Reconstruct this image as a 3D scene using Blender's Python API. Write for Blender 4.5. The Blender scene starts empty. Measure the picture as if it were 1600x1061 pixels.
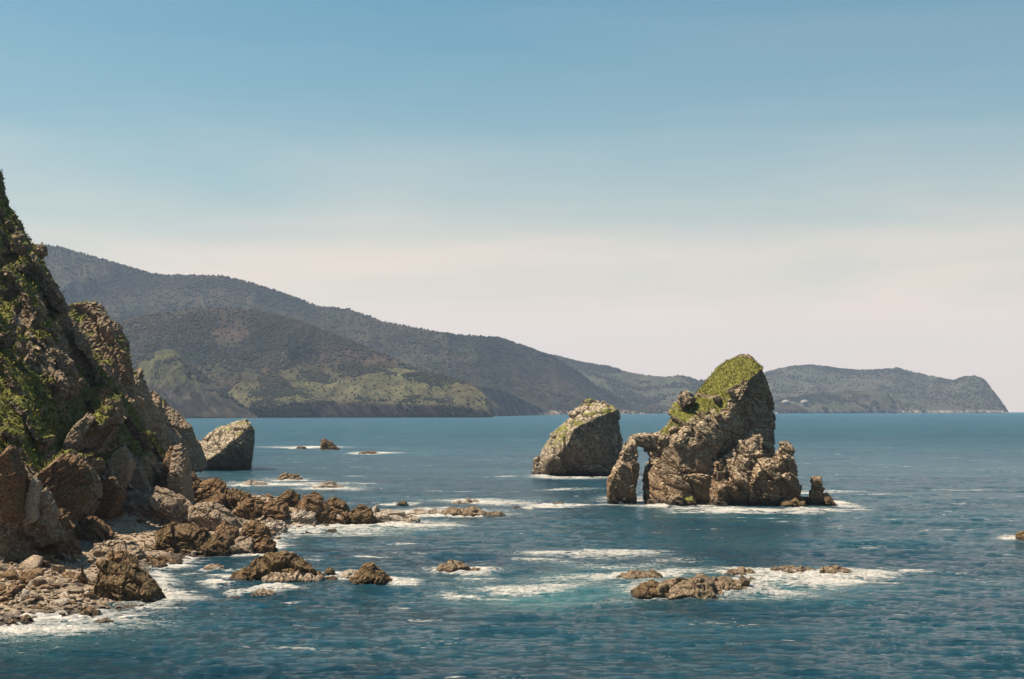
import bpy, bmesh, math, random
import numpy as np
from mathutils import Vector

# ------------------------------------------------------------------ camera, sky, sun, exposure
sc = bpy.context.scene
C = sc.collection
F = 2222.0            # focal length in photograph pixels (50 mm on 36 mm, 1600 px wide)
HZ = 637.0            # row of eye level
H = 30.0              # camera height above the sea
RE = 6.371e6
cam_d = bpy.data.cameras.new('camera')
cam_d.lens = 50.0; cam_d.sensor_width = 36.0; cam_d.sensor_fit = 'HORIZONTAL'
cam_d.shift_y = (HZ - 530.5) / 1600.0
cam_d.clip_start = 1.0; cam_d.clip_end = 80000.0
cam = bpy.data.objects.new('camera', cam_d); C.objects.link(cam)
cam.location = (0, 0, H); cam.rotation_euler = (math.radians(90), 0, 0)
sc.camera = cam
sc.render.engine = 'CYCLES'
sc.view_settings.view_transform = 'Standard'; sc.view_settings.look = 'None'
sc.view_settings.gamma = 1.0; sc.view_settings.use_curve_mapping = False
sc.view_settings.exposure = 1.03
sc.cycles.volume_bounces = 1
sc.cycles.max_bounces = 6

SUN_EL, SUN_AZ = 59.0, -87.0          # azimuth from +Y (view direction) towards +X
sel, saz = math.radians(SUN_EL), math.radians(SUN_AZ)
sdir = Vector((math.sin(saz)*math.cos(sel), math.cos(saz)*math.cos(sel), math.sin(sel)))
sun_d = bpy.data.lights.new('sun', 'SUN'); sun_d.energy = 5.0
sun_d.angle = math.radians(0.53); sun_d.color = (1.0, 0.87, 0.69)
sun = bpy.data.objects.new('sun', sun_d); C.objects.link(sun)
sun.rotation_euler = sdir.to_track_quat('Z', 'Y').to_euler(); sun.location = (-200, 100, 300)

w = bpy.data.worlds.new('World'); sc.world = w; w.use_nodes = True
nt = w.node_tree; nt.nodes.clear()
def N(nt, t, **kw):
    n = nt.nodes.new(t)
    for k, v in kw.items(): setattr(n, k, v)
    return n
tc = N(nt, 'ShaderNodeTexCoord'); sx = N(nt, 'ShaderNodeSeparateXYZ')
mx = N(nt, 'ShaderNodeMath', operation='MAXIMUM'); mx.inputs[1].default_value = 0.003
cb = N(nt, 'ShaderNodeCombineXYZ')
nt.links.new(tc.outputs['Generated'], sx.inputs[0]); nt.links.new(sx.outputs[2], mx.inputs[0])
for i in (0, 1): nt.links.new(sx.outputs[i], cb.inputs[i])
nt.links.new(mx.outputs[0], cb.inputs[2])
sky = N(nt, 'ShaderNodeTexSky', sky_type='NISHITA'); sky.sun_disc = False
sky.sun_elevation = sel; sky.sun_rotation = saz
sky.air_density = 1.3; sky.dust_density = 0.6; sky.ozone_density = 2.0
nt.links.new(cb.outputs[0], sky.inputs[0])
# thin high haze cloud: cream towards the horizon, wispy upper edge
mp = N(nt, 'ShaderNodeMapping'); mp.inputs['Scale'].default_value = (1.0, 1.0, 7.0)
nt.links.new(cb.outputs[0], mp.inputs[0])
nz = N(nt, 'ShaderNodeTexNoise'); nz.inputs['Scale'].default_value = 2.2; nz.inputs['Detail'].default_value = 5
nz.inputs['Distortion'].default_value = 0.4
nt.links.new(mp.outputs[0], nz.inputs['Vector'])
ad = N(nt, 'ShaderNodeMath', operation='MULTIPLY_ADD'); ad.inputs[1].default_value = -0.17; 
nt.links.new(nz.outputs['Fac'], ad.inputs[0]); nt.links.new(mx.outputs[0], ad.inputs[2])
ad2 = N(nt, 'ShaderNodeMath', operation='ADD'); ad2.inputs[1].default_value = 0.083
nt.links.new(ad.outputs[0], ad2.inputs[0])
rp = N(nt, 'ShaderNodeValToRGB'); e = rp.color_ramp.elements
e[0].position = 0.0; e[0].color = (0.92,)*3 + (1,)
e[1].position = 0.31; e[1].color = (0.0,)*3 + (1,)
x = e.new(0.06); x.color = (0.86,)*3 + (1,)
x = e.new(0.125); x.color = (0.40,)*3 + (1,)
x = e.new(0.195); x.color = (0.12,)*3 + (1,)
nt.links.new(ad2.outputs[0], rp.inputs[0])
mixs = N(nt, 'ShaderNodeMix', data_type='RGBA')
CLOUD = (11.3, 8.7, 6.9, 1)
tint = N(nt, 'ShaderNodeMix', data_type='RGBA', blend_type='MULTIPLY'); tint.inputs[0].default_value = 1.0
tint.inputs[7].default_value = (0.58, 1.0, 0.98, 1)
nt.links.new(sky.outputs[0], tint.inputs[6])
nt.links.new(tint.outputs[2], mixs.inputs[6]); mixs.inputs[7].default_value = CLOUD
nt.links.new(rp.outputs[0], mixs.inputs[0])
bg = N(nt, 'ShaderNodeBackground'); bg.inputs[1].default_value = 0.0455
nt.links.new(mixs.outputs[2], bg.inputs[0])
wo = N(nt, 'ShaderNodeOutputWorld'); nt.links.new(bg.outputs[0], wo.inputs[0])

# ------------------------------------------------------------------ placing helpers
def P(px, py, y):                      # world point seen at photograph pixel (px, py) at depth y
    return (y*(px-800)/F, y, H - y*(py-HZ)/F)
def WY(py):                            # depth of the sea surface at a row (with the earth's curvature)
    t = (py-HZ)/F
    disc = t*t - 2*H/RE
    if disc <= 0: return math.sqrt(2*RE*H)
    return RE*(t - math.sqrt(disc))
def W(px, py):
    y = WY(py); return (y*(px-800)/F, y)
def curv(x, y): return (x*x+y*y)/(2*RE)

# ------------------------------------------------------------------ numpy noise
def _h(ix, iy, iz, s):
    n = (ix.astype(np.int64)*374761393 + iy.astype(np.int64)*668265263 + iz.astype(np.int64)*2147483647 + s*974634777) & 0xffffffff
    n = ((n ^ (n >> 13))*1274126177) & 0xffffffff
    n = ((n ^ (n >> 16))*2246822519) & 0xffffffff
    n = n ^ (n >> 15)
    return (n & 0xffffff)/float(0x1000000)
def vnoise(p, s=0):                    # value noise -1..1
    i = np.floor(p); f = p-i; i = i.astype(np.int64)
    u = f*f*f*(f*(f*6-15)+10)
    r = 0
    for a in (0, 1):
        for b in (0, 1):
            for c in (0, 1):
                wt = (u[:, 0] if a else 1-u[:, 0])*(u[:, 1] if b else 1-u[:, 1])*(u[:, 2] if c else 1-u[:, 2])
                r = r + wt*_h(i[:, 0]+a, i[:, 1]+b, i[:, 2]+c, s)
    return r*2-1
ROT = np.array([[0.0, 0.8, 0.6], [-0.8, 0.36, -0.48], [-0.6, -0.48, 0.64]])
def fbm(p, octv=4, s=0, gain=0.5):
    r = 0; a = 1; t = 0
    for k in range(octv):
        r = r + a*vnoise(p, s+k); t += a; a *= gain; p = p@ROT.T*2.03 + 7.1
    return r/t
def ridged(p, octv=4, s=0):
    r = 0; a = 1; t = 0
    for k in range(octv):
        r = r + a*(1-np.abs(vnoise(p, s+k))*2); t += a; a *= 0.5; p = p@ROT.T*2.03 + 3.7
    return r/t
def worley(p, s=0):                    # F1, F2, cell hash
    i = np.floor(p).astype(np.int64)
    f1 = np.full(len(p), 9.0); f2 = f1.copy(); hh = np.zeros(len(p))
    for a in (-1, 0, 1):
        for b in (-1, 0, 1):
            for c in (-1, 0, 1):
                cx, cy, cz = i[:, 0]+a, i[:, 1]+b, i[:, 2]+c
                q = np.stack([cx+_h(cx, cy, cz, s), cy+_h(cx, cy, cz, s+1), cz+_h(cx, cy, cz, s+2)], 1)
                d = np.sqrt(((q-p)**2).sum(1))
                hv = _h(cx, cy, cz, s+5)
                new = d < f1
                f2 = np.where(new, f1, np.minimum(f2, d)); hh = np.where(new, hv, hh); f1 = np.where(new, d, f1)
    return f1, f2, hh
def sstep(a, b, x):
    t = np.clip((x-a)/(b-a), 0, 1); return t*t*(3-2*t)
def v2(x, y, z=0.0): return np.stack([x, y, np.full(len(x), z) if np.isscalar(z) else z], 1)

# ------------------------------------------------------------------ object helpers
def link(name, me, mat=None, parent=None):
    o = bpy.data.objects.new(name, me); C.objects.link(o)
    if mat: 
        if me.materials: me.materials[0] = mat
        else: me.materials.append(mat)
    if parent: o.parent = parent
    return o
def tag(o, label=None, cat=None, group=None, kind=None):
    if label: o['label'] = label
    if cat: o['category'] = cat
    if group: o['group'] = group
    if kind: o['kind'] = kind
    return o
def empty(name, loc):
    o = bpy.data.objects.new(name, None); C.objects.link(o); o.location = loc; return o
def np_mesh(name, co, faces, smooth=True, n=None):
    """faces: int array (m, 3) or (m, 4)"""
    me = bpy.data.meshes.new(name); co = np.asarray(co, dtype=np.float32); faces = np.asarray(faces, dtype=np.int32)
    k = faces.shape[1]
    me.vertices.add(len(co)); me.vertices.foreach_set('co', co.ravel())
    me.loops.add(faces.size); me.loops.foreach_set('vertex_index', faces.ravel())
    me.polygons.add(len(faces)); me.polygons.foreach_set('loop_start', np.arange(0, faces.size, k, dtype=np.int32))
    me.polygons.foreach_set('use_smooth', np.full(len(faces), smooth))
    me.update(calc_edges=True); me.validate()
    return me
def grid_faces(nr, nc):
    a = np.arange(nr*nc).reshape(nr, nc)
    return np.stack([a[:-1, :-1].ravel(), a[:-1, 1:].ravel(), a[1:, 1:].ravel(), a[1:, :-1].ravel()], 1)
def getco(me):
    a = np.empty(len(me.vertices)*3, np.float32); me.vertices.foreach_get('co', a); return a.reshape(-1, 3).astype(np.float64)
def getno(me):
    a = np.empty(len(me.vertices)*3, np.float32); me.vertices.foreach_get('normal', a); return a.reshape(-1, 3).astype(np.float64)
def setattr_f(me, name, v):
    at = me.attributes.new(name, 'FLOAT', 'POINT'); at.data.foreach_set('value', np.asarray(v, dtype=np.float32))

# ------------------------------------------------------------------ rock builder: union of hulls, remeshed, broken up
def hull_into(bm, pts):
    vs = [bm.verts.new(p) for p in pts]
    r = bmesh.ops.convex_hull(bm, input=vs)
    junk = list({v for v in r['geom_interior'] + r['geom_unused'] if isinstance(v, bmesh.types.BMVert)})
    if junk: bmesh.ops.delete(bm, geom=[v for v in junk if v.is_valid], context='VERTS')
def remesh(hulls, voxel):
    bm = bmesh.new()
    for h in hulls: hull_into(bm, h)
    me = bpy.data.meshes.new('t'); bm.to_mesh(me); bm.free()
    o = bpy.data.objects.new('t', me); C.objects.link(o)
    m = o.modifiers.new('r', 'REMESH'); m.mode = 'VOXEL'; m.voxel_size = voxel; m.use_smooth_shade = True
    dg = bpy.context.evaluated_depsgraph_get(); dg.update()
    out = bpy.data.meshes.new_from_object(o.evaluated_get(dg))
    bpy.data.objects.remove(o); bpy.data.meshes.remove(me)
    return out
def facets(p, s=0):                    # every cell is a tilted plane: value and distance to the cell border
    i = np.floor(p).astype(np.int64)
    f1 = np.full(len(p), 9.0); f2 = f1.copy(); val = np.zeros(len(p))
    for a in (-1, 0, 1):
        for b in (-1, 0, 1):
            for c in (-1, 0, 1):
                cx, cy, cz = i[:, 0]+a, i[:, 1]+b, i[:, 2]+c
                e = p-np.stack([cx+_h(cx, cy, cz, s), cy+_h(cx, cy, cz, s+1), cz+_h(cx, cy, cz, s+2)], 1)
                d = (e**2).sum(1)
                new = d < f1
                g = np.stack([_h(cx, cy, cz, s+6)-.5, _h(cx, cy, cz, s+7)-.5, _h(cx, cy, cz, s+8)-.5], 1)
                v = (_h(cx, cy, cz, s+5)-.5) + 1.9*(e*g).sum(1)
                f2 = np.where(new, f1, np.minimum(f2, d)); val = np.where(new, v, val); f1 = np.where(new, d, f1)
    return val, np.sqrt(f2)-np.sqrt(f1)
def break_up(me, size, seed=0, blocks=0.05, fb=0.05, strata=0.0, nb=(0.7, -0.2, 0.7), sw=0.06, fine=0.012, stretch=(1, 1, 1), damp=None, elong=2.4):
    """size = overall size in metres; other amounts are fractions of it"""
    co = getco(me); no = getno(me); S = float(size); st = np.array(stretch)
    q = co + 0.0
    nbv = np.array(nb)/np.linalg.norm(nb)
    d = fb*S*fbm(q/(S*0.45)*st, 4, seed)
    wq = q + S*0.012*np.stack([fbm(q/(S*0.1), 2, seed+11), fbm(q/(S*0.1), 2, seed+22), fbm(q/(S*0.1), 2, seed+33)], 1)
    # slabby cells: thin across the bedding, long along it
    comp = wq + (wq@nbv)[:, None]*nbv*(elong-1)
    for k, sc_ in enumerate((0.42, 0.19, 0.085)):
        v, edge = facets(comp/(S*sc_)*st + 13*k, seed+40+10*k)
        d += blocks*S*(1.8, 0.62, 0.2)[k]*(v - 0.35*(edge < 0.06))
    if strata:
        t = wq@nbv
        for k, ww in enumerate((sw*S, sw*S*0.37)):
            ph = t/ww + 0.5*fbm(q/(S*0.4), 2, seed+70+k)
            fr = ph-np.floor(ph); hv = _h(np.floor(ph).astype(np.int64), np.zeros(len(ph), int), np.zeros(len(ph), int), seed+k)
            d += strata*S*(0.5**k)*((hv-0.5)*1.3 + (0.5-fr)*0.5 - 0.8*(fr > 0.86))
    d += fine*S*0.45*fbm(q/(S*0.035)*st, 3, seed+90)
    if damp is not None: d = d*damp
    co = co + no*d[:, None]
    me.vertices.foreach_set('co', co.astype(np.float32).ravel()); me.update()
def make_rock(name, hulls, voxel, size, mat, parent=None, seed=0, veg=None, sharp=False, **kw):
    me = remesh(hulls, voxel); me.name = name
    if veg is not None: kw['damp'] = 1-0.75*sstep(0.5, 0.95, np.clip(veg(getco(me), getno(me)), 0, 1))
    break_up(me, size, seed, **kw)
    co = getco(me); no = getno(me)
    if veg is not None: setattr_f(me, 'veg', np.clip(veg(co, no), 0, 1))
    if True: me.polygons.foreach_set('use_smooth', np.zeros(len(me.polygons), bool))
    return link(name, me, mat, parent)
def slab(poly, y, t, front=0.6, back=0.6, lean=0.0):
    """hull points: outline in photograph pixels at depth y, shrunk outlines in front of and behind it"""
    pl = []
    for p in poly:
        pl.append(P(p[0], p[1], y + (p[2] if len(p) > 2 else 0)))
    a = np.array(pl); zb = a[:, 2].min()
    c = np.array([a[:, 0].mean(), y, zb])
    out = [tuple(v) for v in a]
    for s, k in ((-1, front), (1, back)):
        b = c + (a-c)*np.array([0.5+0.5*k, 1, k]); b[:, 1] = a[:, 1] + s*t/2; 
        out += [tuple(v) for v in b]
    return out

# ------------------------------------------------------------------ materials
def mat_new(name):
    m = bpy.data.materials.new(name); m.use_nodes = True; t = m.node_tree
    return m, t, t.nodes['Principled BSDF']
def noise(t, vec, scale, detail=6, rough=0.6, dist=0.0):
    n = N(t, 'ShaderNodeTexNoise'); n.inputs['Scale'].default_value = scale; n.inputs['Detail'].default_value = detail
    n.inputs['Roughness'].default_value = rough; n.inputs['Distortion'].default_value = dist
    t.links.new(vec, n.inputs['Vector']); return n.outputs['Fac']
def ramp(t, fac, stops):
    r = N(t, 'ShaderNodeValToRGB'); e = r.color_ramp.elements
    while len(e) > 1: e.remove(e[-1])
    for i, (p, c) in enumerate(stops):
        if not isinstance(c, (tuple, list)): c = (c, c, c)
        el = e[0] if i == 0 else e.new(p)
        el.position = p; el.color = tuple(c)+(1,)
    t.links.new(fac, r.inputs[0]); return r.outputs[0]
def mix(t, fac, a, b, blend='MIX'):
    m = N(t, 'ShaderNodeMix', data_type='RGBA', blend_type=blend)
    for s, v in ((0, fac), (6, a), (7, b)):
        if isinstance(v, (int, float)): m.inputs[s].default_value = v
        elif isinstance(v, (tuple, list)): m.inputs[s].default_value = tuple(v)+(1,)
        else: t.links.new(v, m.inputs[s])
    return m.outputs[2]
def mth(t, op, a, b=None, c=None, clamp=False):
    m = N(t, 'ShaderNodeMath', operation=op); m.use_clamp = clamp
    for i, v in enumerate((a, b, c)):
        if v is None: continue
        if isinstance(v, (int, float)): m.inputs[i].default_value = v
        else: t.links.new(v, m.inputs[i])
    return m.outputs[0]
def posz(t):
    g = N(t, 'ShaderNodeNewGeometry'); s = N(t, 'ShaderNodeSeparateXYZ'); t.links.new(g.outputs['Position'], s.inputs[0])
    s2 = N(t, 'ShaderNodeSeparateXYZ'); t.links.new(g.outputs['Normal'], s2.inputs[0])
    return g.outputs['Position'], s.outputs[2], s2.outputs[2]
def mapr(t, v, a, b, c=0.0, d=1.0):
    m = N(t, 'ShaderNodeMapRange'); m.inputs[1].default_value = a; m.inputs[2].default_value = b
    m.inputs[3].default_value = c; m.inputs[4].default_value = d; t.links.new(v, m.inputs[0]); return m.outputs[0]
def rock_mat(name, dark, mid, pale, wet_z=2.0, bscale=1.0, rough=1.0, low=None, low_z=10.0, mossy=0.0, wetcol=(0.028, 0.02, 0.012)):
    m, t, b = mat_new(name); pos, z, nz_ = posz(t)
    n1 = noise(t, pos, 0.16*bscale, 5, 0.6, 0.5); n2 = noise(t, pos, 1.1*bscale, 8, 0.7, 0.3); n3 = noise(t, pos, 5*bscale, 6, 0.7)
    col = ramp(t, n2, [(0.3, dark), (0.5, mid), (0.72, pale)])
    col = mix(t, ramp(t, n1, [(0.35, 0.0), (0.65, 0.6)]), col, mix(t, 0.5, mid, dark))
    if low is not None:
        k = mth(t, 'ADD', z, mth(t, 'MULTIPLY_ADD', n1, 14.0, -7.0))
        col = mix(t, mapr(t, k, low_z, low_z*0.3, 0, 0.85), col, low)
    col = mix(t, 1.0, col, ramp(t, n3, [(0.3, 0.5), (0.5, 1.0), (0.72, 1.5)]), 'MULTIPLY')
    # pale lichen and guano on upward faces, paled further to paint in sunlight
    li = mth(t, 'MULTIPLY', mapr(t, nz_, 0.35, 0.7), ramp(t, n2, [(0.44, 0.0), (0.56, 0.85)]))
    col = mix(t, li, col, pale)
    vo = N(t, 'ShaderNodeTexVoronoi', feature='DISTANCE_TO_EDGE'); vo.inputs['Scale'].default_value = 0.55*bscale
    wp = N(t, 'ShaderNodeVectorMath', operation='ADD'); nn = N(t, 'ShaderNodeTexNoise'); nn.inputs['Scale'].default_value = 0.5*bscale
    t.links.new(pos, nn.inputs['Vector']); t.links.new(pos, wp.inputs[0])
    sc3 = N(t, 'ShaderNodeVectorMath', operation='SCALE'); sc3.inputs[3].default_value = 2.0/bscale
    t.links.new(nn.outputs['Color'], sc3.inputs[0]); t.links.new(sc3.outputs[0], wp.inputs[1]); t.links.new(wp.outputs[0], vo.inputs['Vector'])
    crack = ramp(t, vo.outputs['Distance'], [(0.0, 0.0), (0.045, 1.0)])
    col = mix(t, 1.0, col, mix(t, crack, (0.55, 0.5, 0.45), (1, 1, 1)), 'MULTIPLY')
    wz = mth(t, 'ADD', z, mth(t, 'MULTIPLY_ADD', n2, 2.4, -1.2))
    wet = mapr(t, wz, wet_z, wet_z*0.35)
    col = mix(t, mth(t, 'MULTIPLY', wet, 0.92), col, wetcol)
    at = N(t, 'ShaderNodeAttribute', attribute_name='veg')
    vg = mth(t, 'MULTIPLY_ADD', n2, 0.9, mth(t, 'ADD', at.outputs['Fac'], -0.45), clamp=True)
    vg = ramp(t, mth(t, 'MULTIPLY', vg, at.outputs['Fac']), [(0.22, 0.0), (0.4, 1.0)])
    gcol = ramp(t, noise(t, pos, 0.6*bscale, 5), [(0.3, (0.085, 0.075, 0.025)), (0.5, (0.185, 0.2, 0.026)), (0.68, (0.27, 0.27, 0.042))])
    gcol = mix(t, ramp(t, n3, [(0.44, 0.0), (0.62, 0.85)]), gcol, (0.14, 0.098, 0.05))
    col = mix(t, vg, col, gcol)
    if mossy: 
        ms = mth(t, 'MULTIPLY', mapr(t, nz_, 0.5, 0.8, 0, mossy), ramp(t, n1, [(0.5, 0), (0.6, 1)]))
        col = mix(t, ms, col, (0.1, 0.11, 0.025))
    t.links.new(col, b.inputs['Base Color'])
    t.links.new(mapr(t, wet, 0, 1, 0.92, 0.5), b.inputs['Roughness'])
    b.inputs['Specular IOR Level'].default_value = 0.3
    hgt = mth(t, 'MULTIPLY_ADD', n3, 0.35, mth(t, 'MULTIPLY_ADD', crack, 0.3, n2))
    bp = N(t, 'ShaderNodeBump'); bp.inputs['Strength'].default_value = 1.0; bp.inputs['Distance'].default_value = rough/bscale
    t.links.new(hgt, bp.inputs['Height']); t.links.new(bp.outputs[0], b.inputs['Normal'])
    return m
M = {}
M['stack'] = rock_mat('stack_rock', (0.085, 0.06, 0.038), (0.225, 0.165, 0.108), (0.52, 0.41, 0.28), 3.0, 0.8, low=(0.17, 0.10, 0.05), low_z=19, rough=0.5)
M['stack_far'] = rock_mat('grey_stack_rock', (0.085, 0.063, 0.042), (0.20, 0.152, 0.102), (0.54, 0.45, 0.32), 2.4, 0.6, low=(0.10, 0.075, 0.05), low_z=14, rough=0.6)  # pale tone kept high so the sloping tops look sunlit
M['cliff'] = rock_mat('cliff_rock', (0.11, 0.075, 0.045), (0.27, 0.19, 0.12), (0.52, 0.385, 0.25), 1.0, 1.1)
M['brown'] = rock_mat('brown_boulder_rock', (0.065, 0.036, 0.016), (0.175, 0.10, 0.046), (0.34, 0.22, 0.12), 1.0, 2.0)
M['dark'] = rock_mat('weedy_wet_rock', (0.045, 0.028, 0.012), (0.135, 0.084, 0.036), (0.26, 0.17, 0.085), 1.2, 2.6)
M['tan'] = rock_mat('tan_boulder_rock', (0.15, 0.10, 0.065), (0.32, 0.235, 0.16), (0.5, 0.39, 0.28), 0.8, 2.2)
M['pale'] = rock_mat('pale_washed_rock', (0.2, 0.15, 0.11), (0.42, 0.34, 0.26), (0.6, 0.52, 0.43), 0.4, 2.2, wetcol=(0.16, 0.10, 0.06))
M['reef'] = rock_mat('reef_rock', (0.09, 0.06, 0.035), (0.23, 0.165, 0.10), (0.36, 0.27, 0.18), 0.6, 1.6)

def leaf_mat(name, stops, scale):
    m, t, b = mat_new(name); pos, z, nz_ = posz(t)
    col = ramp(t, noise(t, pos, scale, 5), stops)
    at = N(t, 'ShaderNodeAttribute', attribute_name='tone')
    col = mix(t, 1.0, col, ramp(t, at.outputs['Fac'], [(0.0, 0.75), (1.0, 1.25)]), 'MULTIPLY')
    t.links.new(col, b.inputs['Base Color']); b.inputs['Roughness'].default_value = 0.85
    b.inputs['Specular IOR Level'].default_value = 0.15
    return m
M['grass'] = leaf_mat('cliff_grass', [(0.3, (0.10, 0.075, 0.03)), (0.44, (0.17, 0.165, 0.028)), (0.58, (0.25, 0.245, 0.035)), (0.7, (0.26, 0.19, 0.07))], 0.5)
M['forest'] = leaf_mat('forest_leaves', [(0.3, (0.012, 0.015, 0.008)), (0.48, (0.022, 0.023, 0.011)), (0.58, (0.040, 0.033, 0.016)), (0.7, (0.065, 0.045, 0.026))], 0.0032)

# hills
def hill_mat(name, green, brown, rockc, cliff_h, streak=0.0):
    m, t, b = mat_new(name); pos, z, nz_ = posz(t)
    n1 = noise(t, pos, 0.0035, 6, 0.6, 0.6); n2 = noise(t, pos, 0.018, 8, 0.7); n3 = noise(t, pos, 0.09, 4, 0.7)
    col = mix(t, ramp(t, n1, [(0.4, 0.0), (0.6, 1.0)]), green, brown)
    col = mix(t, 1.0, col, ramp(t, n2, [(0.3, 0.35), (0.5, 0.9), (0.7, 1.5)]), 'MULTIPLY')
    col = mix(t, 1.0, col, ramp(t, n3, [(0.3, 0.6), (0.7, 1.4)]), 'MULTIPLY')
    mp_ = N(t, 'ShaderNodeMapping'); mp_.vector_type = 'TEXTURE'; mp_.inputs['Rotation'].default_value = (0, math.radians(48), 0); mp_.inputs['Scale'].default_value = (9, 1.6, 0.5)
    t.links.new(pos, mp_.inputs[0]); ns = noise(t, mp_.outputs[0], 0.03, 5, 0.7, 0.2)
    rc = mix(t, 1.0, rockc, ramp(t, ns, [(0.35, 0.35), (0.5, 0.8), (0.62, 1.9)]), 'MULTIPLY')
    k = mth(t, 'ADD', z, mth(t, 'MULTIPLY_ADD', n2, cliff_h*1.6, -0.8*cliff_h))
    rk = mapr(t, k, cliff_h, cliff_h*0.55)
    steep = mth(t, 'MULTIPLY', mapr(t, nz_, 0.72, 0.52), mapr(t, z, cliff_h*3.5, cliff_h*2))
    col = mix(t, mth(t, 'MAXIMUM', rk, steep), col, rc)
    t.links.new(col, b.inputs['Base Color']); b.inputs['Roughness'].default_value = 0.95; b.inputs['Specular IOR Level'].default_value = 0.1
    bp = N(t, 'ShaderNodeBump'); bp.inputs['Strength'].default_value = 0.8; bp.inputs['Distance'].default_value = 14
    t.links.new(mth(t, 'ADD', n2, mth(t, 'MULTIPLY', n3, 0.5)), bp.inputs['Height']); t.links.new(bp.outputs[0], b.inputs['Normal'])
    return m

# ------------------------------------------------------------------ shoreline of the beach and spit
shore_w = [W(-420, 1010), W(-60, 1000), W(0, 982), W(55, 968), W(130, 962), W(200, 958), W(262, 940), W(250, 905), W(240, 888), W(300, 868), W(345, 866),
           W(400, 868), W(436, 845), W(436, 828), W(520, 822), W(600, 818), (-33, 375), (-48, 392), (-70, 410), (-92, 450), (-112, 520),
           (-143, 610), (-165, 720), (-400, 760), (-400, 150)]
SH = np.array(shore_w)
def shore_sd(x, y):                    # positive inland
    x = np.asarray(x, float); y = np.asarray(y, float)
    d = np.full(x.shape, 1e9); ins = np.zeros(x.shape, bool)
    for i in range(len(SH)):
        a = SH[i]; b = SH[(i+1) % len(SH)]
        e = b-a; t = np.clip(((x-a[0])*e[0]+(y-a[1])*e[1])/(e@e), 0, 1)
        d = np.minimum(d, np.hypot(x-a[0]-t*e[0], y-a[1]-t*e[1]))
        cr = (a[1] > y) != (b[1] > y)
        with np.errstate(divide='ignore', invalid='ignore'):
            xi = a[0]+(y-a[1])/(b[1]-a[1]+1e-12)*e[0]
        ins ^= cr & (x < xi)
    return np.where(ins, d, -d)
def shore_h(x, y):
    x = np.atleast_1d(np.asarray(x, float)); y = np.atleast_1d(np.asarray(y, float))
    sd = shore_sd(x, y) + 1.5*vnoise(v2(x/6, y/6), 5)
    spit = np.exp(-((x+66)/30)**2-((y-385)/24)**2)
    h = np.where(sd > 0, np.minimum(sd*0.09, 3.0) + np.maximum(sd-28, 0)*0.25, sd*0.3)
    h = h + spit*np.clip(sd, 0, 12)*0.36
    return h + 0.35*fbm(v2(x/3.0, y/3.0), 3, 9)
def hit(px, py):                       # where the ray through a pixel meets the shore or the sea
    ys = np.arange(150, 760, 0.5)
    x = ys*(px-800)/F; z = H-ys*(py-HZ)/F
    g = np.maximum(shore_h(x, ys), 0.0)
    k = np.argmax(z <= g)
    return float(ys[k]) if z[k] <= g[k] else 700.0

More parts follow.
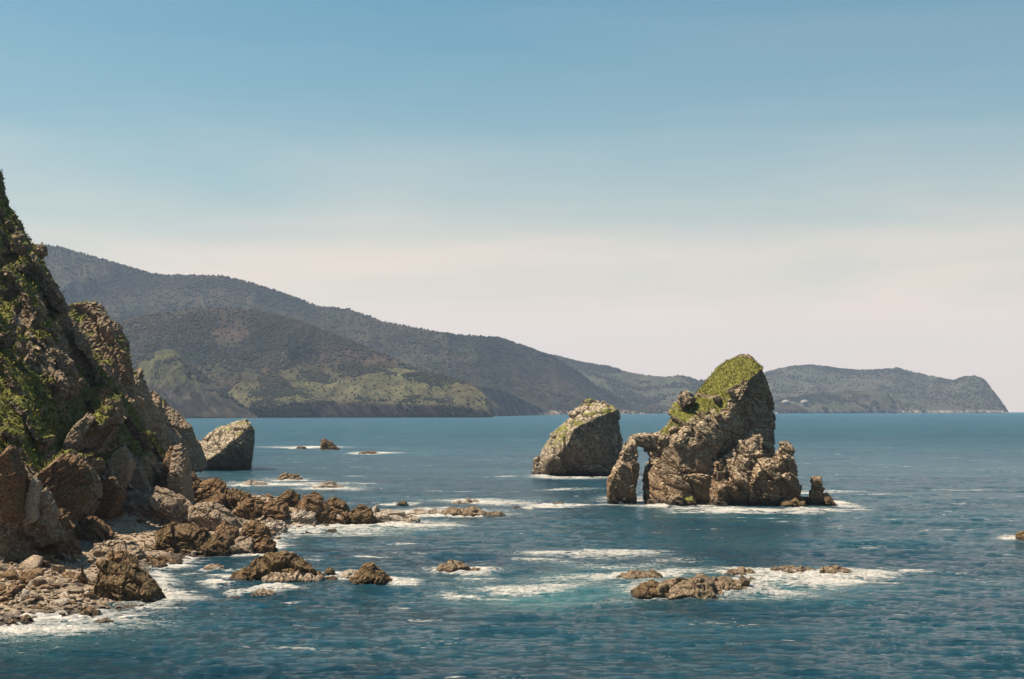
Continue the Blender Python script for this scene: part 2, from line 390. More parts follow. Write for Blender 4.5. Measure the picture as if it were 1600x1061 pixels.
# ------------------------------------------------------------------ rock tables (outlines in photograph pixels)
# name, material, seed, outline, depth thickness, label
def R(*a): return a
BOULDERS = [
 R('boulder', 'tan', 1, [(180,812),(186,790),(204,770),(232,760),(262,762),(290,776),(299,795),(298,816)], 13, 'big domed boulder with pale cap and ochre underside, above the slabs', 'b'),
 R('boulder', 'dark', 2, [(146,942),(149,882),(165,876),(190,882),(215,887),(240,905),(258,925),(272,941)], 9, 'jagged dark brown boulder at the water edge beside the pebble beach', 'b'),
 R('boulder', 'tan', 3, [(144,868),(146,846),(170,843),(222,854),(226,870),(180,874)], 6, 'long flat tan slab lying behind the jagged dark boulder', 'b'),
 R('boulder', 'brown', 4, [(168,882),(172,862),(190,858),(216,872),(214,884)], 4, 'tilted rectangular slab leaning on the jagged dark boulder', 'b'),
 R('boulder', 'brown', 5, [(118,845),(122,812),(150,806),(166,820),(180,845)], 8, 'sharp wedge of brown rock below the domed boulder', 'b'),
 R('boulder', 'brown', 6, [(20,874),(36,820),(62,796),(100,792),(114,830),(118,875)], 12, 'massive dark block at the foot of the cliff above the pebbles', 'b'),
 R('boulder', 'tan', 7, [(12,872),(20,852),(40,845),(58,858),(60,874)], 5, 'mossy rounded rock below the massive dark block', 'b'),
 R('boulder', 'dark', 8, [(240,862),(246,830),(268,814),(296,812),(322,824),(334,845),(330,866)], 10, 'dark rugged boulder between the slabs and the shore pool', 'b'),
 R('boulder', 'tan', 9, [(298,812),(296,792),(312,784),(345,790),(372,806),(380,824),(330,830)], 12, 'broad pale tan slab right of the domed boulder', 'b'),
 R('boulder', 'brown', 10, [(304,786),(308,760),(330,748),(350,752),(368,770),(364,792)], 9, 'brown boulder at the landward start of the rocky spit', 'b'),
 R('boulder', 'brown', 11, [(320,802),(325,780),(345,768),(352,772),(348,800)], 6, 'narrow brown block leaning against the start of the spit', 'b'),
 R('boulder', 'dark', 12, [(346,792),(352,765),(372,762),(392,770),(396,788),(380,796)], 7, 'dark block on the crest near the start of the spit', 'b'),
 R('boulder', 'brown', 13, [(366,806),(372,782),(392,774),(412,782),(418,804),(398,812)], 7, 'rounded brown boulder in the middle of the spit', 'b'),
 R('boulder', 'brown', 14, [(400,812),(404,790),(424,780),(448,786),(452,804),(430,814)], 8, 'low ochre boulder right of the rounded one on the spit', 'b'),
 R('boulder', 'dark', 15, [(430,792),(434,772),(452,764),(468,772),(472,792)], 6, 'upright dark boulder on the spit crest, left of the peaked ones', 'b'),
 R('boulder', 'brown', 16, [(462,812),(468,782),(484,768),(502,774),(516,792),(512,816)], 9, 'tall peaked brown boulder on the crest of the spit', 'b'),
 R('boulder', 'dark', 17, [(505,800),(510,780),(524,774),(540,782),(548,800)], 6, 'dark blocky boulder behind the peaked one on the spit', 'b'),
 R('boulder', 'pale', 18, [(450,818),(455,800),(475,795),(492,802),(496,814)], 5, 'grey white hollowed boulder at the water edge of the spit', 'b'),
 R('boulder', 'brown', 19, [(490,820),(496,800),(520,794),(542,802),(548,820)], 8, 'smooth sloping brown boulder on the seaward half of the spit', 'b'),
 R('boulder', 'pale', 20, [(516,818),(518,804),(532,801),(542,808),(540,820)], 4, 'small bleached boulder set in the sloping brown rocks of the spit', 'b'),
 R('boulder', 'dark', 21, [(546,820),(549,800),(562,789),(578,794),(582,806),(594,820)], 7, 'craggy dark boulder at the tip of the spit', 'b'),
 R('boulder', 'dark', 22, [(322,868),(326,842),(346,828),(362,836),(366,862)], 8, 'dark triangular boulder by the pool at the near side of the spit', 'b'),
 R('boulder', 'brown', 23, [(334,846),(340,822),(352,812),(372,826),(380,850)], 8, 'leaning brown boulder above the shore pool', 'b'),
 R('boulder', 'brown', 24, [(374,840),(380,818),(400,812),(420,822),(424,842)], 7, 'brown boulder in front of the rounded one, above pale stones', 'b'),
 R('boulder', 'pale', 25, [(412,832),(414,818),(430,812),(446,816),(450,830)], 4, 'pale angular boulder beside the foam at the near side of the spit', 'b'),
 R('boulder', 'tan', 26, [(356,866),(360,846),(376,836),(396,842),(402,864)], 6, 'tan boulder cluster block at the inner corner of the cove', 'b'),
 R('boulder', 'brown', 27, [(396,866),(400,842),(416,836),(430,846),(434,864)], 6, 'cracked brown boulder at the waterline of the cove corner', 'b'),
 R('boulder', 'pale', 28, [(366,836),(368,828),(380,825),(388,830),(386,838)], 3, 'small white rounded boulder above the cove', 'b'),
 R('boulder', 'tan', 29, [(270,810),(268,720),(272,695),(284,692),(292,700),(290,740),(300,772)], 12, 'tall twin ribbed slab standing against the dark cliff end', 'b'),
 R('boulder', 'brown', 30, [(256,770),(258,712),(268,694),(275,700),(274,745),(276,780)], 12, 'narrow dark upright slab left of the twin ribbed slab', 'b'),
 R('boulder', 'brown', 31, [(284,790),(286,750),(300,735),(318,750),(330,776)], 12, 'low dark rock sloping down behind the twin ribbed slab', 'b'),
 R('boulder', 'dark', 32, [(350,908),(385,886),(400,864),(420,860),(450,866),(478,880),(506,900),(508,912),(430,912)], 9, 'broad ochre brown rock island just off the beach', 'w'),
 R('boulder', 'tan', 33, [(405,914),(412,898),(440,892),(480,892),(506,900),(509,914)], 6, 'low rounded tan rock in front of the ochre rock island', 'w'),
 R('boulder', 'dark', 34, [(538,917),(556,896),(577,880),(584,880),(604,896),(621,914),(600,917)], 7, 'dark pyramid shaped rock standing in the water', 'w'),
 R('boulder', 'pale', 35, [(526,908),(534,892),(552,888),(562,892),(560,908)], 4, 'pale foam washed rock tucked behind the dark pyramid rock', 'w'),
 R('boulder', 'dark', 36, [(505,897),(510,887),(518,884),(524,892),(523,900)], 2.5, 'small dark rock with pointed top between the island and pyramid rock', 'w'),
 R('boulder', 'dark', 37, [(506,910),(510,900),(524,899),(530,906),(528,911)], 2, 'tiny flat dark rock left of the pyramid rock base', 'w'),
 R('boulder', 'reef', 38, [(678,892),(686,882),(700,878),(704,876),(716,878),(722,884),(750,889),(748,895),(700,896)], 6, 'low lone reef rock with a square knob among light foam', 'w'),
 R('boulder', 'reef', 39, [(958,906),(970,896),(992,890),(1016,892),(1034,900),(1034,908)], 7, 'low tapering reef rock at the left end of the foaming reef', 'w'),
 R('boulder', 'dark', 40, [(985,934),(990,918),(1004,908),(1026,908),(1040,918),(1042,936)], 7, 'dark rounded reef rock at the near left corner of the foaming reef', 'w'),
 R('boulder', 'reef', 41, [(1022,939),(1030,914),(1060,904),(1094,897),(1112,904),(1124,926),(1104,940)], 12, 'largest hump of the foaming reef with dark front face', 'w'),
 R('boulder', 'reef', 42, [(1092,929),(1104,906),(1130,900),(1160,904),(1175,918),(1174,926)], 8, 'smooth brown slab right of the largest reef hump', 'w'),
 R('boulder', 'reef', 43, [(1150,910),(1160,902),(1176,902),(1190,909),(1180,913)], 4, 'small flat rock touching the back of the smooth reef slab', 'w'),
 R('boulder', 'reef', 44, [(1122,900),(1134,892),(1160,886),(1174,890),(1184,896),(1180,900)], 5, 'long low rock behind the reef slab', 'w'),
 R('boulder', 'reef', 45, [(1198,896),(1206,887),(1230,884),(1250,888),(1278,890),(1276,893)], 5, 'thin flat reef rock surrounded by white water', 'w'),
 R('boulder', 'reef', 46, [(1284,892),(1292,884),(1308,882),(1322,888),(1332,894),(1310,899)], 5, 'isolated knobbly rock at the right end of the reef', 'w'),
 R('boulder', 'dark', 47, [(1590,846),(1594,834),(1604,828),(1640,832),(1660,847)], 8, 'dark rock cut by the right edge of the picture', 'w'),
 R('boulder', 'dark', 48, [(500,702),(502,688),(508,686),(514,688),(516,698),(530,701),(528,703)], 7, 'small black tower rock far out beyond the spit', 'w'),
 R('boulder', 'dark', 49, [(560,709),(568,705),(584,704),(592,708),(580,710)], 6, 'flat black rock right of the small tower rock', 'w'),
 R('boulder', 'dark', 50, [(458,701),(466,698),(476,699),(482,701)], 5, 'barely awash black rock left of the small tower rock', 'w'),
 R('boulder', 'reef', 51, [(430,750),(440,742),(458,740),(472,746),(475,751)], 6, 'brown rock in foam behind the middle of the spit', 'w'),
 R('boulder', 'pale', 52, [(488,762),(500,755),(520,753),(536,758),(540,763)], 6, 'pale low rock behind the peaked boulder of the spit', 'w'),
 R('boulder', 'pale', 53, [(368,760),(380,752),(400,750),(416,755),(414,760)], 6, 'pale low rock behind the landward end of the spit', 'w'),
 R('boulder', 'pale', 54, [(576,808),(584,794),(604,792),(630,800),(655,812),(650,817),(600,818)], 9, 'broad pale washed rock joined to the tip of the spit', 'w'),
 R('boulder', 'dark', 55, [(617,790),(622,783),(634,782),(640,789)], 3, 'small dark rock behind the pale washed rock', 'w'),
 R('boulder', 'pale', 56, [(640,802),(654,796),(680,795),(700,799),(696,804)], 7, 'long pale ledge of the skerry beyond the spit', 'w'),
 R('boulder', 'reef', 57, [(690,802),(702,793),(730,793),(760,797),(784,803),(786,807),(750,806)], 8, 'tan outermost ledge of the skerry beyond the spit', 'w'),
 R('boulder', 'pale', 58, [(706,785),(716,780),(736,779),(748,784),(744,787)], 5, 'low pale rock in the breaking foam line behind the skerry', 'w'),
 R('boulder', 'dark', 59, [(798,796),(804,791),(812,791),(818,796)], 3, 'small dark rock alone beyond the end of the skerry', 'w'),
 R('boulder', 'reef', 60, [(862,789),(868,784),(876,784),(882,789)], 4, 'small tan rock awash in front of the grey sea stack', 'w'),
 R('boulder', 'dark', 61, [(508,831),(512,827),(524,826),(530,830)], 2.5, 'small dark flat rock in the foam in front of the spit', 'w'),
 R('boulder', 'dark', 62, [(468,834),(474,831),(488,831),(492,834)], 2, 'tiny dark rock left of the flat one in the foam by the spit', 'w'),
 R('boulder', 'tan', 63, [(316,893),(320,882),(336,880),(352,884),(355,893)], 3, 'small brown rock alone in the cove water', 'w'),
 R('boulder', 'tan', 64, [(388,933),(396,922),(412,919),(428,924),(441,932)], 3.5, 'low tan rock in front of the ochre rock island', 'w'),
 R('boulder', 'tan', 65, [(306,925),(310,920),(328,919),(334,925)], 2, 'little flat rock off the tip of the jagged dark boulder', 'w'),
 R('boulder', 'tan', 66, [(348,937),(354,932),(370,930),(376,936)], 2, 'little round rock between the jagged boulder and low tan rock', 'w'),
 R('boulder', 'brown', 67, [(120,961),(126,950),(142,946),(156,954),(154,964)], 2.5, 'brown rock in the white surf below the jagged dark boulder', 'w'),
 R('boulder', 'tan', 68, [(142,975),(150,967),(166,965),(184,973),(180,977)], 2.2, 'flat tan rock in the surf, nearest to the camera', 'w'),
 R('boulder', 'brown', 69, [(38,958),(44,948),(62,944),(84,952),(82,959)], 3, 'long brown rock at the back of the left surf', 'w'),
 R('boulder', 'brown', 70, [(30,973),(34,962),(44,960),(54,970),(52,974)], 2, 'small upright brown stone in the left surf', 'w'),
 R('boulder', 'brown', 71, [(4,981),(8,972),(20,967),(30,974),(28,981)], 2, 'small brown stone in the surf by the left edge', 'w'),
 R('boulder', 'brown', 72, [(282,883),(286,876),(250,868),(230,868),(234,878),(260,884)], 3, 'flat dark ledge stretching into the cove', 'w'),
 R('boulder', 'brown', 73, [(236,888),(240,878),(254,876),(262,882),(258,889)], 2.4, 'squat brown stone in the cove behind the jagged dark boulder', 'w'),
 R('boulder', 'tan', 74, [(182,770),(186,760),(200,752),(207,756),(208,772),(196,780)], 6, 'pale square boulder above the domed boulder', 'b'),
 R('boulder', 'brown', 75, [(140,804),(146,778),(166,764),(182,772),(190,800),(170,810)], 9, 'brown craggy boulder left of the domed boulder', 'b'),
 R('leaning_rock', 'pale', 76, [(38,812),(46,762),(54,742),(62,750),(60,802)], 4, 'pale upright slab at the cliff foot above the massive dark block', 'c'),
 R('leaning_rock', 'tan', 77, [(58,822),(64,768),(74,760),(92,795),(84,822)], 4, 'tan curved slab right of the pale upright one', 'c'),
 R('leaning_rock', 'brown', 78, [(60,762),(62,738),(102,706),(134,722),(142,748),(100,772)], 7, 'thick layered slab tilted up to the right on the lower cliff', 'c'),
 R('leaning_rock', 'tan', 79, [(100,695),(112,668),(138,644),(150,650),(132,680),(112,702)], 4, 'sunlit tan slab high on the lower cliff, left one of two', 'c'),
 R('leaning_rock', 'tan', 80, [(124,704),(152,660),(182,640),(190,652),(156,700)], 4, 'sunlit tan slab high on the lower cliff, right one of two', 'c'),
 R('leaning_rock', 'brown', 81, [(88,800),(100,768),(136,752),(142,768),(112,804)], 6, 'brown slab under the thick layered slab', 'c'),
 R('leaning_rock', 'brown', 82, [(140,792),(150,760),(180,742),(196,768),(176,800)], 7, 'broken brown crag at the cliff foot behind the craggy boulder', 'c'),
 R('leaning_rock', 'tan', 83, [(196,762),(200,736),(222,726),(234,762)], 6, 'tan block at the cliff foot above the domed boulder', 'c'),
 R('leaning_rock', 'brown', 84, [(0,770),(6,704),(20,690),(38,735),(36,800),(10,806)], 8, 'tall dark fin at the left edge above the pebble beach', 'c'),
 R('leaning_rock', 'tan', 85, [(170,735),(178,706),(196,694),(210,720),(204,742)], 5, 'angular tan block midway up the right part of the lower cliff', 'c'),
]
# foam patches (px, py, half width px, half height px, strength); the sea surface reads them
FOAM = [(30,985,190,20,1.0),(150,968,95,14,0.75),(230,950,90,8,0.6),(60,975,80,12,1.0),(330,925,60,5,.3),(270,890,30,6,.35),(285,902,30,7,.4),
 (540,825,95,11,0.95),(470,830,60,8,1.0),(640,818,70,7,0.9),(450,845,30,6,.55),(470,757,95,3.5,.8),(520,763,55,3.5,.9),(400,756,50,4,.7),(450,748,60,3,.5),
 (480,699,60,1.2,1.0),(590,708,42,1.6,1.0),(425,698,30,1.2,.5),
 (760,785,90,4.5,.95),(860,790,55,4,.9),(700,800,100,5,.7),(790,803,40,3,.5),(900,766,50,2.5,.5),(640,800,60,4,.8),
 (905,745,90,3,.9),(840,744,25,3,.9),(970,779,40,3.5,1),(1000,786,60,3,.8),(1045,792,50,4,1),(1150,797,100,4.5,1),(1265,798,60,5,1),(1315,788,26,9,1),(1300,768,45,3,.7),
 (1260,770,40,5,.5),(1240,817,50,3,.3),(1345,800,40,3,.35),
 (720,893,60,6,.6),(620,895,40,4,.35),(700,918,60,5,.35),(900,868,90,5,.75),(970,866,60,4.5,.95),(870,880,90,6,.45),(740,928,70,4,.75),(840,918,90,6,.8),(930,908,80,8,.85),(1000,925,60,8,.7),
 (960,885,90,8,.5),(1060,895,90,7,.7),(1120,940,60,5,.6),(1180,932,75,7,1.0),(1250,900,100,14,1.05),(1340,905,90,10,1.05),(1230,915,90,10,.9),(1160,888,70,4,.8),(1040,875,60,5,.5),(1400,900,50,6,.9),
 (1450,895,60,5,.35),(1470,910,60,3,.3),(1000,945,70,4,.45),(760,905,90,5,.35),
 (1575,842,24,3.5,1.1),(1590,833,30,2,.4),(1360,857,45,2,.5),(1480,780,90,2.5,.3),(1520,765,70,2,.35),(1380,771,30,2.5,.35),(1540,918,50,3,.3),(1320,825,40,2.5,.3),(1400,790,60,2,.3),
 (560,940,80,3,.2),(640,865,60,3,.25),(560,855,50,3,.25),(600,835,50,3,.3),(780,860,60,3,.25)]
SHALLOW = [(890,935,150,20,1.0),(960,905,140,22,.8),(1200,925,160,22,.6),(560,822,120,12,.5),(1120,800,180,10,.25),(60,1000,150,20,.5),(760,905,120,14,.35)]
STACK_FOOT = [(880,739,95,10),(970,776,22,5),(1110,782,110,12),(1230,788,75,8),(343,733,60,8)]

# ------------------------------------------------------------------ sea
def build_sea():
    th = np.concatenate([np.linspace(-180, -30, 26)[:-1], np.linspace(-30, -22, 24)[:-1], np.linspace(-22, 22, 860), np.linspace(22, 30, 24)[1:], np.linspace(30, 180, 26)[1:]])
    r = [1.0, 40.0, 100.0, 130.0]
    while r[-1] < 640: r.append(r[-1]*1.0038)
    while r[-1] < 2500: r.append(r[-1]*1.012)
    while r[-1] < 21500: r.append(r[-1]*1.05)
    r = np.array(r); T, Rr = np.meshgrid(np.radians(th), r); X = (Rr*np.sin(T)).ravel(); Y = (Rr*np.cos(T)).ravel()
    fade = np.exp(-np.hypot(X, Y)/2500.0)
    z = 0.55*vnoise(v2(X/38+3, Y/20), 1)*np.exp(-np.hypot(X, Y)/3000.0)
    wx = X + 3*vnoise(v2(X/25, Y/25), 8)
    z += 0.17*(1-2*np.abs(vnoise(v2(wx/11, Y/5.0), 2)))*fade + 0.11*(1-2*np.abs(vnoise(v2(wx/5+Y/9, Y/2.6), 3)))*fade*(Y < 700)
    z += (0.16*(1-2*np.abs(fbm(v2(wx/4.0, Y/3.0), 2, 4))))*np.exp(-np.hypot(X, Y)/900.0)
    z -= curv(X, Y)
    me = np_mesh('sea', np.stack([X, Y, z], 1), grid_faces(len(r), len(th)))
    ok = Y > 60; Ys = np.where(ok, Y, 60)
    px = 800 + X/Ys*F; py = HZ + H/Ys*F + 0.5*Ys/RE*F
    foam = np.zeros(len(X)); sh = np.zeros(len(X))
    X0_, Y0_ = X, Y
    X = X + 5*fbm(v2(X/14, Y/30), 3, 61)*ok; Y = Y + 14*fbm(v2(X/25, Y/40), 3, 62)*ok
    # each patch is an ellipse on the water, given by centre and size there
    for (cx, cy, a, b_, s) in FOAM:
        x0, y0 = W(cx, cy); ax = a*y0/F; ay = (WY(cy-b_)-WY(cy+b_))/2
        d = ((X-x0)/ax)**2+((Y-y0)/ay)**2
        foam = np.maximum(foam, s*np.exp(-0.9*d))
    for (cx, cy, a, b_, s) in SHALLOW:
        x0, y0 = W(cx, cy); ax = a*y0/F; ay = (WY(cy-b_)-WY(cy+b_))/2
        sh = np.maximum(sh, s*np.exp(-((X-x0)/ax)**2-((Y-y0)/ay)**2))
    for rk in BOULDERS:
        if rk[6] != 'w': continue
        p = np.array([q[:2] for q in rk[3]], float); cx = (p[:, 0].min()+p[:, 0].max())/2; y0 = WY(p[:, 1].max())+rk[4]*.4
        x0 = y0*(cx-800)/F; ax = (np.ptp(p[:, 0])/2)*y0/F; ay = rk[4]*.5
        d = np.maximum(np.hypot((X-x0)/(ax+1.2), (Y-y0)/(ay+1.8)), 0)
        foam = np.maximum(foam, 0.95*np.exp(-np.maximum(d-0.85, 0)*2.6))
    X, Y = X0_, Y0_
    sd = shore_sd(X, Y); near = (np.abs(X) < 300) & (Y > 100) & (Y < 760)
    foam = np.maximum(foam, np.where(near, 0.8*np.exp(-np.abs(sd)/3.5), 0))
    dist = np.hypot(X, Y)
    foam = np.where((foam > .3), foam*1.12, foam)
    near2 = foam > 0.3; zz = z.copy(); fz = 0.45*sstep(0.45, 1.0, foam[near2])*np.abs(fbm(v2(X[near2]/3.0, Y[near2]/2.0), 3, 77))*2; zz[near2] += fz
    me.vertices.foreach_set('co', np.stack([X, Y, zz], 1).astype(np.float32).ravel()); me.update()
    setattr_f(me, 'foam', foam); setattr_f(me, 'shallow', sh)
    m, t, b = mat_new('sea_water'); pos, zz, nn = posz(t)
    fa = N(t, 'ShaderNodeAttribute', attribute_name='foam').outputs['Fac']
    sa = N(t, 'ShaderNodeAttribute', attribute_name='shallow').outputs['Fac']
    def mapped(sc_, rot=0):
        q = N(t, 'ShaderNodeMapping'); q.inputs['Scale'].default_value = sc_; q.inputs['Rotation'].default_value = (0, 0, math.radians(rot)); t.links.new(pos, q.inputs[0]); return q.outputs[0]
    s1 = noise(t, mapped((0.05, 0.16, 0.1), 4), 1.0, 8, 0.65, 0.6)
    s2 = noise(t, mapped((0.5, 1.0, 1), -6), 1.0, 7, 0.7, 0.8)
    s3 = noise(t, mapped((2.2, 3.0, 1), 8), 1.0, 4, 0.65, 0.3)
    swell = noise(t, mapped((0.006, 0.02, 0.1), 3), 1.0, 4, 0.6)
    def spread(v, a=0.34, b_=0.66): return mapr(t, v, a, b_)
    s0 = noise(t, mapped((0.018, 0.055, 0.1), -3), 1.0, 5, 0.6, 1.2)
    th_ = mth(t, 'ADD', mth(t, 'MULTIPLY', spread(s1), 0.42), mth(t, 'ADD', mth(t, 'MULTIPLY', spread(s2, 0.3, 0.7), 0.33), mth(t, 'MULTIPLY', spread(s0), 0.25)))
    # the more foam, the lower the noise it takes
    fm = mth(t, 'ADD', mth(t, 'MULTIPLY', fa, 0.80), mth(t, 'MULTIPLY_ADD', th_, 2.1, -1.05-0.52))
    foamf = ramp(t, fm, [(0.0, 0.0), (0.05, 0.45), (0.16, 1.0)])
    lace = ramp(t, s3, [(0.38, 0.4), (0.5, 1.0)])
    foamf = mth(t, 'MULTIPLY', foamf, mth(t, 'MAXIMUM', lace, mapr(t, fm, 0.1, 0.45)))
    fil = mth(t, 'ABSOLUTE', mth(t, 'SUBTRACT', noise(t, mapped((0.16, 0.42, 1), 6), 1.0, 5, 0.65, 1.6), 0.5))
    fil = mth(t, 'SUBTRACT', mth(t, 'MULTIPLY', fa, 0.085), fil)
    foamf = mth(t, 'MAXIMUM', foamf, mapr(t, fil, 0.0, 0.03, 0, 0.7))
    wc = ramp(t, noise(t, mapped((0.13, 0.35, 1), -3), 1.0, 7, 0.72, 0.5), [(0.675, 0.0), (0.72, 0.4)])
    foamf = mth(t, 'MAXIMUM', foamf, wc)
    deep = mix(t, ramp(t, swell, [(0.4, 0.0), (0.6, 1.0)]), (0.007, 0.055, 0.090), (0.014, 0.090, 0.130))
    aer = mth(t, 'ADD', mth(t, 'MULTIPLY', sa, ramp(t, s1, [(0.3, 0.15), (0.6, 0.8)])), mth(t, 'MULTIPLY', fa, 0.12), clamp=True)
    col = mix(t, aer, deep, (0.09, 0.3, 0.31))
    col = mix(t, foamf, col, (0.84, 0.79, 0.72))
    t.links.new(col, b.inputs['Base Color']); b.inputs['IOR'].default_value = 1.333; b.inputs['Specular IOR Level'].default_value = 0.5
    ln = N(t, 'ShaderNodeVectorMath', operation='LENGTH'); t.links.new(pos, ln.inputs[0])
    t.links.new(mth(t, 'MAXIMUM', mapr(t, foamf, 0, 1, 0.09, 0.9), mapr(t, ln.outputs['Value'], 250, 1600, 0.09, 0.42)), b.inputs['Roughness'])
    wv1 = noise(t, mapped((0.6, 0.66, 1), 5), 1.0, 8, 0.7, 1.0)
    wv2 = noise(t, mapped((0.035, 0.075, 1), -4), 1.0, 5, 0.6, 0.4)
    hgt = mth(t, 'ADD', mth(t, 'ADD', mth(t, 'MULTIPLY', wv1, 2.2), mth(t, 'MULTIPLY', wv2, 9.0)), mth(t, 'MULTIPLY', foamf, 0.1))
    bp = N(t, 'ShaderNodeBump'); bp.inputs['Strength'].default_value = 1.0; bp.inputs['Distance'].default_value = 1.5
    t.links.new(hgt, bp.inputs['Height']); t.links.new(bp.outputs[0], b.inputs['Normal'])
    tag(link('sea', me, m), kind='structure')
build_sea()

# ------------------------------------------------------------------ far hills
def interp(tab, u, k):
    a = np.array(tab, float); return np.interp(u, a[:, 0], a[:, k])
TREES = []
def hill(name, ridge, shore, dr, mat, nu=420, nv=90, spur=0.35, seed=0, prof=(0.18, 0.05), forest=None, tree=14.0, rough=0.02, spurw=260.0):
    """ridge: (px, py) outline; shore: (px, py) waterline; dr: how far the crest stands behind the shore (m)"""
    u = np.linspace(ridge[0][0], ridge[-1][0], nu)
    rpy = interp(ridge, u, 1); spy = interp(shore, u, 1); ys = np.array([WY(v) for v in spy])
    yd = interp(dr, u, 1) if isinstance(dr, list) else np.full(nu, float(dr))
    v = np.concatenate([np.linspace(0, 1, nv)**1.1, 1 + np.linspace(0, 1, 14)[1:]*0.8])
    V, U = np.meshgrid(v, np.arange(nu), indexing='ij')
    YS = ys[U]; YR = YS + yd[U]; ax = (u[U]-800)/F
    Y = YS + (YR-YS)*V; X = Y*ax
    cz = -curv(X, Y)
    zr = H - YR*(rpy[U]-HZ)/F; sea0 = -(YR*YR)/(2*RE)
    hr = np.maximum(zr-sea0, 0.5)
    c1, c2 = prof
    pr = np.where(V < c2, c1*np.sin(np.clip(V/c2, 0, 1)*np.pi/2), c1 + (1-c1)*np.clip((V-c2)/(1-c2), 0, 1)**0.95)
    pr = np.where(V > 1, 1-(V-1)**1.3*0.7, pr)
    Pp = v2(X.ravel()/spurw, Y.ravel()/(spurw*1.6))
    sp = ridged(Pp, 5, seed).reshape(X.shape); fb_ = fbm(v2(X.ravel()/90, Y.ravel()/90), 5, seed+9).reshape(X.shape)
    bell = np.where(V < 1, np.sin(np.pi*np.clip(V, 0, 1))**0.8, 0)
    z = hr*pr*(1 - spur*bell*(0.5-0.5*sp)) + hr*rough*fb_*np.clip(bell+0.15, 0, 1)*np.clip(V*8, 0, 1)
    z = z + cz
    lim = H + Y*(zr-H)/YR          # keep the crest the sky line
    z = np.where(V < 1, np.minimum(z, lim-0.002*Y*0), z)
    z = np.where(V <= 0, cz-4, z)
    # end walls so the sides are closed
    me = np_mesh(name, np.stack([X, Y, z], -1).reshape(-1, 3), grid_faces(*X.shape)[:, ::-1])
    tag(link(name, me, mat), kind='structure')
    if forest:
        n, fn = forest
        rng = np.random.default_rng(seed)
        # choose cells by area
        co = np.stack([X, Y, z], -1)
        a = np.linalg.norm(np.cross(co[1:, :-1]-co[:-1, :-1], co[:-1, 1:]-co[:-1, :-1]), axis=-1)
        a[v[:-1] > 1.15] = 0
        pxc = np.broadcast_to(u[:-1], a.shape); pyc = HZ - (co[:-1, :-1, 2]-H)/co[:-1, :-1, 1]*F
        dens = fn(pxc, pyc, co[:-1, :-1], v[:-1][:, None]*np.ones_like(a))
        p = (a*dens).ravel(); p /= p.sum()
        idx = rng.choice(len(p), n, p=p); ii, jj = np.unravel_index(idx, a.shape)
        s, t_ = rng.random(n)[:, None], rng.random(n)[:, None]
        pt = co[ii, jj]*(1-s)*(1-t_)+co[ii+1, jj]*s*(1-t_)+co[ii, jj+1]*(1-s)*t_+co[ii+1, jj+1]*s*t_
        TREES.append((pt, tree*(0.6+0.8*rng.random(n)), rng))
GREEN = (0.024, 0.027, 0.014); BROWN = (0.042, 0.032, 0.019)
hm1 = hill_mat('headland_slope', (0.085, 0.082, 0.034), (0.062, 0.05, 0.03), (0.04, 0.031, 0.025), 40)
hm1b = hill_mat('hillside_slope', (0.034, 0.034, 0.016), (0.05, 0.033, 0.022), (0.04, 0.031, 0.025), 40)
hm2 = hill_mat('mountain_slope', GREEN, BROWN, (0.2, 0.16, 0.12), 18)
hm3 = hill_mat('distant_slope', (0.05, 0.055, 0.028), (0.065, 0.055, 0.036), (0.2, 0.17, 0.13), 14)
hmf = hill_mat('fin_slope', (0.06, 0.058, 0.025), (0.05, 0.04, 0.025), (0.034, 0.029, 0.022), 120)
def clump(co, s, lo=-0.1, hi=0.1, sd=3): 
    q = co.reshape(-1, 3)/s; return sstep(lo, hi, fbm(q, 4, sd)).reshape(co.shape[:-1])
# big wooded mountain ridge behind
hill('mountain', [(-60,372),(30,378),(65,383),(100,386),(130,397),(170,408),(235,428),(262,431),(275,430),(350,432),(400,445),(450,461),(500,480),(545,483),(600,503),(650,513),(700,522),(780,528),(830,545),(870,560),(900,578),(930,602),(965,622),(1000,636),(1030,645)],
     [(-60,650.5),(700,650),(780,648.8),(860,648),(940,647.4),(1030,646.6)], [(-60,2600),(500,2300),(800,1500),(900,1000),(1000,500),(1030,150)], hm2, seed=3, spur=0.62, prof=(0.03, 0.03),
     forest=(26000, lambda px, py, co, v: (0.25+0.75*clump(co, 260))*np.where((px > 740) & (py > 622) & (px < 870), 0.05, 1)*np.where(v > 0.9, 2.5, 1)), tree=11, spurw=420)
hill('hillside', [(60,520),(110,512),(190,505),(230,492),(300,482),(350,480),(400,486),(450,497),(500,515),(560,538),(600,553),(640,572),(690,600),(730,625),(745,640)],
     [(60,653),(745,652)], [(60,900),(500,900),(745,350)], hm1b, seed=6, spur=0.5, prof=(0.08, 0.05),
     forest=(19000, lambda px, py, co, v: (0.12+clump(co, 150, -0.2, 0.1, 8))*np.where((px > 380) & (py > 575+0.06*(px-380)), 0.1, 1)*np.where(v > 0.93, 1.6, 1)), tree=8.5, spurw=230)
hill('headland', [(330,640),(370,600),(420,585),(470,572),(540,566),(600,572),(660,580),(700,589),(725,596),(745,606),(758,618),(766,632),(771,648)],
     [(330,653),(771,652.3)], [(330,150),(540,420),(700,300),(771,60)], hm1, seed=12, spur=0.35, prof=(0.30, 0.08),
     forest=(5000, lambda px, py, co, v: 0.03+clump(co, 110, 0.0, 0.2, 4)), tree=6, spurw=140)
hill('promontory', [(150,618),(190,590),(215,570),(240,552),(258,545),(272,547),(290,562),(320,588),(350,612),(380,636),(402,650)],
     [(150,654),(402,653.2)], [(150,300),(258,330),(402,60)], hmf, seed=21, spur=0.3, prof=(0.05, 0.03), spurw=60,
     forest=(1200, lambda px, py, co, v: clump(co, 50, 0.0, 0.2, 4)*(v > 0.75)), tree=7)
